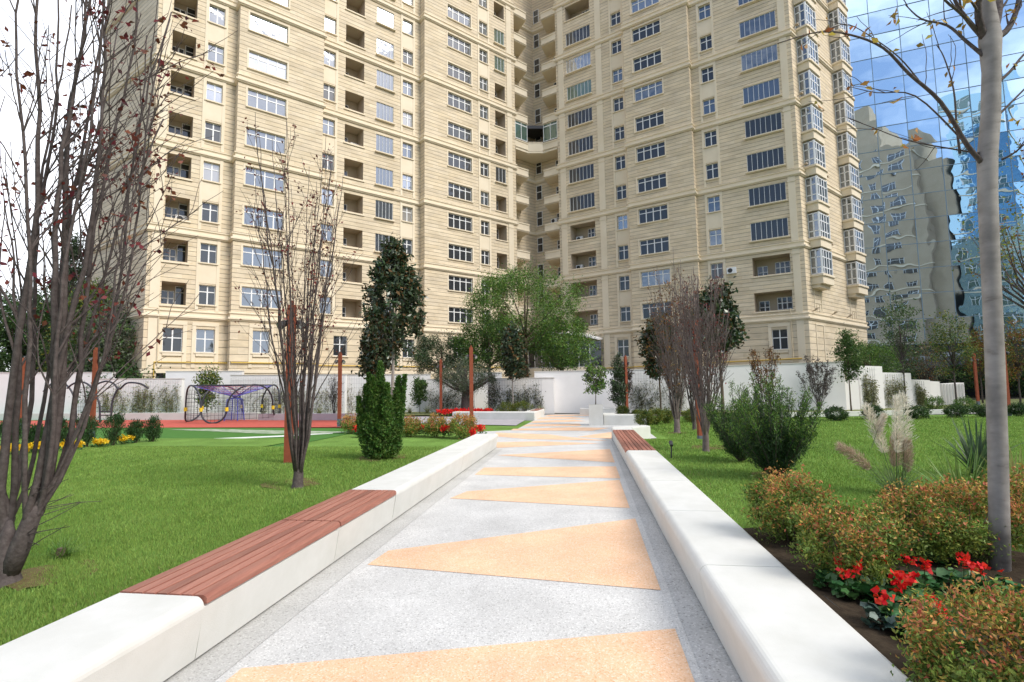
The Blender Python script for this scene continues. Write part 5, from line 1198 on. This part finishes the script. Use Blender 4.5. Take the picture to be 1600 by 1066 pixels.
flowers('cyclamen', at(1300, 925), 'small green leafed clump at the edge of the bench behind the scarlet one', 10, 50, 1, .10, leafL=.055)
flowers('cyclamen', at(1430, 985), 'broad green cyclamen leaves in front of the middle red clump', 11, 80, 1, .16, h=.15)
flowers('cyclamen', at(1395, 925), 'low leafy cyclamen with two flowers behind the middle red clump', 12, 60, 1, .12)
flowers('cyclamen', at(1560, 935), 'leafy cyclamen half hidden behind the corner bush and grey trunk', 13, 60, 1, .13)
# yews
def yew(loc, label, H, R, seed, n=42, N=22000):
    rng = np.random.default_rng(seed); rr = random.Random(seed); t = thing('yew_shrub', loc, label, 'shrub'); b = MB(); C, D = [], []
    for i in range(n):
        a = rr.uniform(0, 6.28); r = R*math.sqrt(rr.uniform(.02, 1)); h = H*rr.uniform(.5, 1)*(1-.30*(r/R)**2); m = 8
        pts = [Vector((math.cos(a)*r*(j/m)**.85+rr.gauss(0, .008), math.sin(a)*r*(j/m)**.85+rr.gauss(0, .008), h*j/m)) for j in range(m+1)]
        b.tube(pts, taper(.012, .003, m), 4, cap=False)
        for _ in range(N//n):
            f = rr.uniform(.16, 1)*m; k = min(m-1, int(f)); p = pts[k].lerp(pts[k+1], f-k); w = .052*(1-.62*(f/m)**2)
            C.append((p.x+rr.gauss(0, w), p.y+rr.gauss(0, w), p.z+rr.gauss(0, .03))); D.append(f/m)
    b.build('branches', BARK, t)
    C = np.array(C); k = rng.uniform(size=len(C)) < np.clip((np.array(D)-.55)*1.7, .05, .85); F = leaves(C, .05, rng, .2, (0, 0, 1), .5)
    quads('foliage', F[~k], L_DARK, t); quads('tinted_foliage', F[k], leafmat('yew_tip', (.09, .19, .03), (.15, .25, .045)), t)
yew(at(1212, 748), 'large upright yew shrub with light tips, nearer of the pair on the right lawn', 1.55, .68, 1, n=75, N=30000)
yew(at(1157, 722), 'dark green yew shrub just behind and left of the larger one', 1.45, .58, 2, n=52, N=20000)
# thuja
def thuja():
    rng = np.random.default_rng(3); rr = random.Random(3); O = at(596, 718); s = O.y/815.
    t = thing('thuja', O, 'dense columnar green conifer with several pointed spires left of the path', 'conifer'); C = []; st = MB()
    sp = [(0, 145, 9), (-20, 128, 8), (-33, 92, 7), (24, 122, 8), (30, 100, 7), (-10, 122, 8), (12, 112, 9), (-38, 60, 5), (3, 90, 14), (-16, 80, 12), (18, 75, 12), (0, 60, 16), (-28, 110, 6), (8, 100, 9), (33, 125, 5)]
    for i, (x, h, r) in enumerate(sp):
        y = rr.uniform(-.22, .22); x *= s*1.05; h *= s*1.0; r *= s*1.25; N = int(2500*r*h*8)
        f = rng.uniform(0, 1, N)**.8; a = rng.uniform(0, 6.28, N); rad = r*(1-f**2.2)*rng.uniform(.6, 1.05, N)*(1+.25*np.sin(f*20+a*3+i))+.01; lean = f**.6
        C.append(np.stack([x*(.35+.65*lean)+rad*np.cos(a), y*lean+rad*np.sin(a), .04+f*h], 1)); st.tube([(0, 0, 0), (x*.7, y*.6, h*.45), (x, y, h*.93)], [.03, .015, .004], 5)
    st.build('stems', BARK2, t); C = np.concatenate(C); quads('foliage', leaves(C, .055, rng, .4, (0, 0, 1), .45), L_CON, t)
thuja()
# nandinas and flowers in the mid ground, left
NG2 = 'red-tipped bushes beyond the long left bench'
for i, (x, y, h, r, l) in enumerate(((640, 682, .72, .40, 'round green-red bush just right of the conifer'), (681, 683, .76, .36, 'green-red bush in the middle of the row beyond the left bench'), (722, 685, .80, .46, 'orange-topped bush nearest the path in the row beyond the left bench'), (551, 677, .70, .42, 'reddish bush peeking out left of the conifer'))):
    shrub('nandina', at(x, y), l, h, r, 20+i, 3600, .06, L_NAN, L_NANR, topm=.62, ncl=50, sig=.07, group=NG2)
for i, (x, y, l, r) in enumerate(((660, 681, 'red flowers between the first two bushes beyond the left bench', .25), (697, 684, 'red flowers left of the orange-topped bush', .22), (745, 683, 'red flowers at the path side end of the bush row', .35), (563, 683, 'dark red flowers left of the conifer', .25), (738, 693, 'small red flower touching the end of the left bench', .15))):
    flowers('begonia', at(x, y), l, 30+i, 70, 11 if i == 2 else 7, r, leafL=.08, h=.22, fr=.07, fh=.34)
for i in range(9):
    flowers('begonia', bd(694+i*8, 30.3+(i % 3)*.3, .02), 'red flower clump below the olive tree, '+['first', 'second', 'third', 'fourth', 'fifth', 'sixth', 'seventh', 'eighth', 'last'][i]+' from the left', 50+i, 60, 16, .5, leafL=.12, h=.2, fr=.09, fh=.3, group='red flowers below the olive tree')
# clipped upright yews and yellow mums, left
NG3 = 'small upright yews along the playground edge'
for i, (x, y, h, r) in enumerate(((14, 706, .85, .28), (53, 702, .75, .26), (93, 700, .80, .28), (134, 700, .95, .34), (176, 697, 1.0, .32), (211, 693, .72, .28), (238, 691, .84, .22))):
    shrub('upright_yew', at(x, y), ['small dark yew at the far left picture edge', 'small dark yew behind the thick bare trunks', 'small dark yew between two yellow flower clumps, third from the left', 'widest upright yew beside the lamp post and arches', 'tallest upright yew right of the arches', 'low bushy yew left of the last one', 'narrow upright yew, last of the row beside the white line'][i], h, r, 60+i, 2800, .07, L_DARK, leafmat('yew_mid', (.03, .08, .02), (.05, .11, .03)), f2=.35, ncl=44, sig=.06, asp=.25, upw=.6, group=NG3, shape='vase' if i != 6 else 'round')
for i, (x, y) in enumerate(((16, 712), (57, 709), (112, 706), (158, 700), (196, 695), (75, 706))):
    flowers('chrysanthemum', at(x, y), 'yellow chrysanthemum clump '+['at the far left edge', 'behind the thick bare trunks', 'left of the widest upright yew', 'between the widest and the tallest yew', 'right of the tallest yew', 'seen between the bare stems'][i], 80+i, 60, 17, .27, leafL=.06, h=.14, fr=.06, fh=.2, petal=F_YEL)
# round bushes
RB = [(1307, 658, .60, .46, L_DARK, 'round dark green box bush left of the pampas grass'), (1365, 656, .60, .42, L_DARK, 'round dark box bush behind the white plume'), (1434, 655, .58, .46, L_DARK, 'round dark box bush right of the tall plumes'), (1495, 653, .58, .44, L_DARK, 'round dark box bush at the foot of the airy tree'), (1537, 652, .58, .44, L_DARK, 'round dark box bush left of the grey trunk'), (1592, 651, .58, .4, L_DARK, 'round dark box bush right of the grey trunk'),
      (1462, 644, .85, .42, L_BRIGHT, 'bright green ball bush in front of the stepped white walls'), (1510, 643, .80, .5, L_BRIGHT, 'bright green bush beside the rust lamp post on the far right'),
      (1007, 668, .66, .32, L_YG, 'yellow-green ball bush nearest the end of the right bench'), (1024, 664, .72, .34, L_YG, 'yellow-green bush second from the right bench end'), (1042, 662, .62, .36, L_YG, 'yellow-green bush third from the right bench end'), (974, 651, .55, .34, L_YG, 'single yellow-green ball bush behind the angled bench'), (997, 650, .3, .26, L_YG, 'tiny reddish green bush beside the single ball bush'), (1082, 660, .6, .4, L_YG, 'yellow-green bush behind the bare tree trunks'),
      (790, 650, .8, .55, L_YG, 'olive green bush left of the slim magnolia trunk'), (817, 650, .85, .6, L_YG, 'yellow-green bush right of the slim magnolia trunk')]
for i, (x, y, h, r, lm, l) in enumerate(RB):
    shrub('round_bush', at(x, y), l, h, r, 90+i, 2600, .06 if lm is not L_DARK else .07, lm, L_MID, f2=.35, ncl=60, sig=.055, upw=.1)
# pampas grass
def arc(rr, a, L, up, r=.0025, droop=1.): 
    pts = []; 
    for j in range(8):
        f = j/7; pts.append(Vector((math.cos(a)*L*up*f, math.sin(a)*L*up*f, L*(f*(1.0-.25*up)-droop*.62*up*f*f))))
    return pts
def blades(mb, rr, n, L, up0, up1, w, c=(0, 0), droop=1.):
    for i in range(n):
        a = rr.uniform(0, 6.28); P = arc(rr, a, L*rr.uniform(.55, 1.1), rr.uniform(up0, up1), droop=droop); s = Vector((-math.sin(a), math.cos(a), 0)); o = Vector((c[0]+rr.gauss(0, .03), c[1]+rr.gauss(0, .03), 0))
        for j in range(7):
            w0 = w*(1-(j/7)**2)*.5; w1 = w*(1-((j+1)/7)**2)*.5+.0004
            mb.q([P[j]+o-s*w0, P[j]+o+s*w0, P[j+1]+o+s*w1, P[j+1]+o-s*w1])
def pampas():
    O = at(1402, 775); rr = random.Random(4); rng = np.random.default_rng(4); Y = O.y
    t = thing('pampas_grass', O, 'pampas grass with cream feathery plumes and thin arching leaves', 'ornamental grass'); q = lambda x, y, dy=0: deep(x, y, Y+dy)-O
    mb = MB(); blades(mb, rr, 170, .75, .25, .95, .007); mb.build('leaf_blades', leafmat('grass_blade', (.10, .17, .06), (.20, .26, .12), .3, .02), t)
    for i, (b, m, e, w) in enumerate((((1398, 770), (1388, 715), (1353, 636), .05), ((1400, 770), (1402, 720), (1400, 622), .042), ((1404, 770), (1418, 720), (1410, 618), .07), ((1398, 770), (1396, 735), (1398, 682), .05), ((1404, 772), (1420, 745), (1416, 690), .04), ((1396, 775), (1365, 728), (1312, 697), .045), ((1362, 700), (1368, 680), (1379, 650), .02))):
        dy = rr.uniform(-.15, .15); B, M, E = q(*b), q(*m, dy), q(*e, dy); P = [(B*(1-f)**2+M*2*f*(1-f)+E*f*f) for f in np.linspace(0, 1, 13)]
        s = MB(); s.tube(P, taper(.006, .002, 12), 5); st = s.build('plume_stalk', MATS['grass_blade'], t)
        C = []; D = []
        for _ in range(900):
            f = rr.uniform(.5, 1); k = f*12; j = min(11, int(k)); p = P[j].lerp(P[j+1], k-j); d = (P[12]-P[9]).normalized(); wd = w*math.sin(math.pi*min(1, (f-.48)/.56))**.7
            o = Vector((rr.gauss(0, 1), rr.gauss(0, 1), rr.gauss(0, 1)))*wd*.5; C.append(p+o); D.append((d+o.normalized()*.55+Vector((.25, 0, -.25))).normalized())
        C = np.array([tuple(c) for c in C]); D = np.array([tuple(c) for c in D]); L = .07*rng.uniform(.5, 1.2, (len(C), 1)); w_ = np.cross(D, rng.normal(size=D.shape)); w_ /= np.linalg.norm(w_, axis=1)[:, None]
        quads('plume', np.stack([C, C+D*L*.5+w_*.0035, C+D*L, C+D*L*.5-w_*.0035], 1), leafmat('plume_fibre', (.72, .64, .52), (.86, .82, .74), .2, .01) if i not in (3, 5, 4) else leafmat('plume_old', (.42, .31, .22), (.58, .46, .36), .25, .01), t)
pampas()
def lily(loc, label, L, n, seed, w=.03, lm=None, up=(.15, .8)):
    rr = random.Random(seed); t = thing('strap_leaf_plant', loc, label, 'ornamental grass'); mb = MB(); blades(mb, rr, n, L, up[0], up[1], w, droop=.8); mb.build('foliage', lm or leafmat('strap_leaf', (.08, .17, .03), (.20, .28, .08), .35, .03), t)
    mb = MB(); mb.tube([(0, 0, -.02), (0, 0, .08)], [.05, .03], 7); mb.build('root_crown', BARK2, t)
lily(at(1508, 800), 'strap-leaved plant with long light green leaves left of the grey trunk', .85, 90, 1, .022)
lily(at(1592, 790), 'strap-leaved plant with yellow-striped leaves right of the grey trunk', .8, 70, 2, .024, leafmat('strap_light', (.22, .26, .06), (.45, .42, .16), .35, .03))
lily(at(1530, 745), 'blue-green spiky plant behind the grey trunk', 1.05, 90, 3, .035, leafmat('yucca_leaf', (.06, .11, .06), (.11, .16, .09), .3, .02), (.1, .7))
lily(at(95, 872), 'small grass tuft on bare soil at the foot of the big left tree', .26, 120, 4, .006, L_BRIGHT, (.3, 1.))
for i, (x, y) in enumerate(((470, 646), (500, 645), (560, 645), (615, 644), (640, 643), (668, 643), (760, 642), (845, 643))):
    lily(bd(x, 33.2 if x < 700 else 31.3, .1), 'wispy pale grass tuft before the white walls, '+['first', 'second', 'third', 'fourth', 'fifth', 'sixth', 'seventh', 'last'][i]+' from the left', .75, 70, 20+i, .02, leafmat('dry_grass', (.22, .25, .10), (.36, .36, .18), .3, .02), (.2, 1.))
for o in COL.objects:
    if str(o.get('label')).startswith('wispy pale grass tuft'): o['group'] = 'grass tufts before the walls'
# ---- lawn grass blades
def grass(label_mat, N, region, seed, tmin, tmax, hb=.032):
    rng = np.random.default_rng(seed); u = rng.uniform(0, 1, N*3); y = tmin*(tmax/tmin)**u; ok, P = [], None
    x = y*rng.uniform(-1.15, 1.15, N*3); t = x*.1374+y*.9905; v = x*.9905-y*.1374; k = region(t, v, x, y); x, y = x[k][:N], y[k][:N]; n = len(x)
    z = np.array([gz(a, b) for a, b in zip(x, y)]); s = np.maximum(1, y/4.5)
    h = hb*rng.uniform(.5, 1.2, n)*s**.35; w = .0042*s; a = rng.uniform(0, 6.28, n); lx, ly = rng.normal(0, .35, (2, n))*h
    dx, dy = np.cos(a)*w, np.sin(a)*w
    V = np.stack([np.stack([x-dx, y-dy, z-.004], 1), np.stack([x+dx, y+dy, z-.004], 1), np.stack([x+lx, y+ly, z+h], 1)], 1)
    o = quads('grass', V, label_mat, None, k=3); o['kind'] = 'stuff'; return o
L_GRASS = leafmat('grass_leaf', (.19, .315, .06), (.29, .42, .105), .3, .02, vs=.9, tr=.35, rough=.6, spec=.2)
def spots(t, v): return 1
grass(L_GRASS, 330000, lambda t, v, x, y: (v < -3.06) & (t < 14.4), 1, 2.2, 17)
def rreg(t, v, x, y): return (v > 1.42) & (t < 27) & ~((t < 4.7) & (v > 1.3) & (v < 3.6)) & ((t < 16.4) | (v > 2.5))
grass(L_GRASS, 230000, rreg, 2, 2.2, 27)

dry = leafmat('dry_blade', (.28, .25, .09), (.40, .36, .16), .3, .02)
grass(dry, 9000, lambda t, v, x, y: (v < -3.06) & (v > -3.32) & (t < 14.4) & (np.sin(t*2.3)+np.sin(t*5.1) > -.2), 5, 2.2, 16, .035)
grass(dry, 9000, lambda t, v, x, y: (v > 1.42) & (v < 1.7) & (t < 16.4) & (t > 4.9), 6, 2.2, 17, .03)
FL = []
rr = random.Random(77)
for i, (x, y, z) in enumerate([(1213, 832, .41), (1240, 838, .41), (1160, 800, .41)]):
    m_ = MB(); a = rr.uniform(0, 6.28); L = .045; c, s_ = math.cos(a), math.sin(a)
    m_.q([(0, 0, .002), (c*L*.5-s_*L*.28, s_*L*.5+c*L*.28, .010), (c*L, s_*L, .004), (c*L*.5+s_*L*.28, s_*L*.5-c*L*.28, .009)])
    o = m_.build('fallen_leaf', L_BRN); o.location = at(x, y, z); tag(o, ['dry leaf lying on the middle of the right bench', 'dry leaf near the outer edge of the right bench', 'dry leaf farthest along the right bench', 'tiny dry leaf nearest the right bench foot', 'dry leaf on the grey strip between the two nearest orange triangles', 'dry leaf on the nearest orange triangle by the right bench', 'dry leaf on the second orange triangle', 'dry leaf left of the nearest orange triangle', 'dry leaf on the third orange triangle', 'dry leaf on the nearest orange triangle towards its right end', 'dry leaf nearest the camera beside the left bench'][i], 'leaf', 'fallen leaves on the bench' if i < 3 else 'fallen leaves on the path')
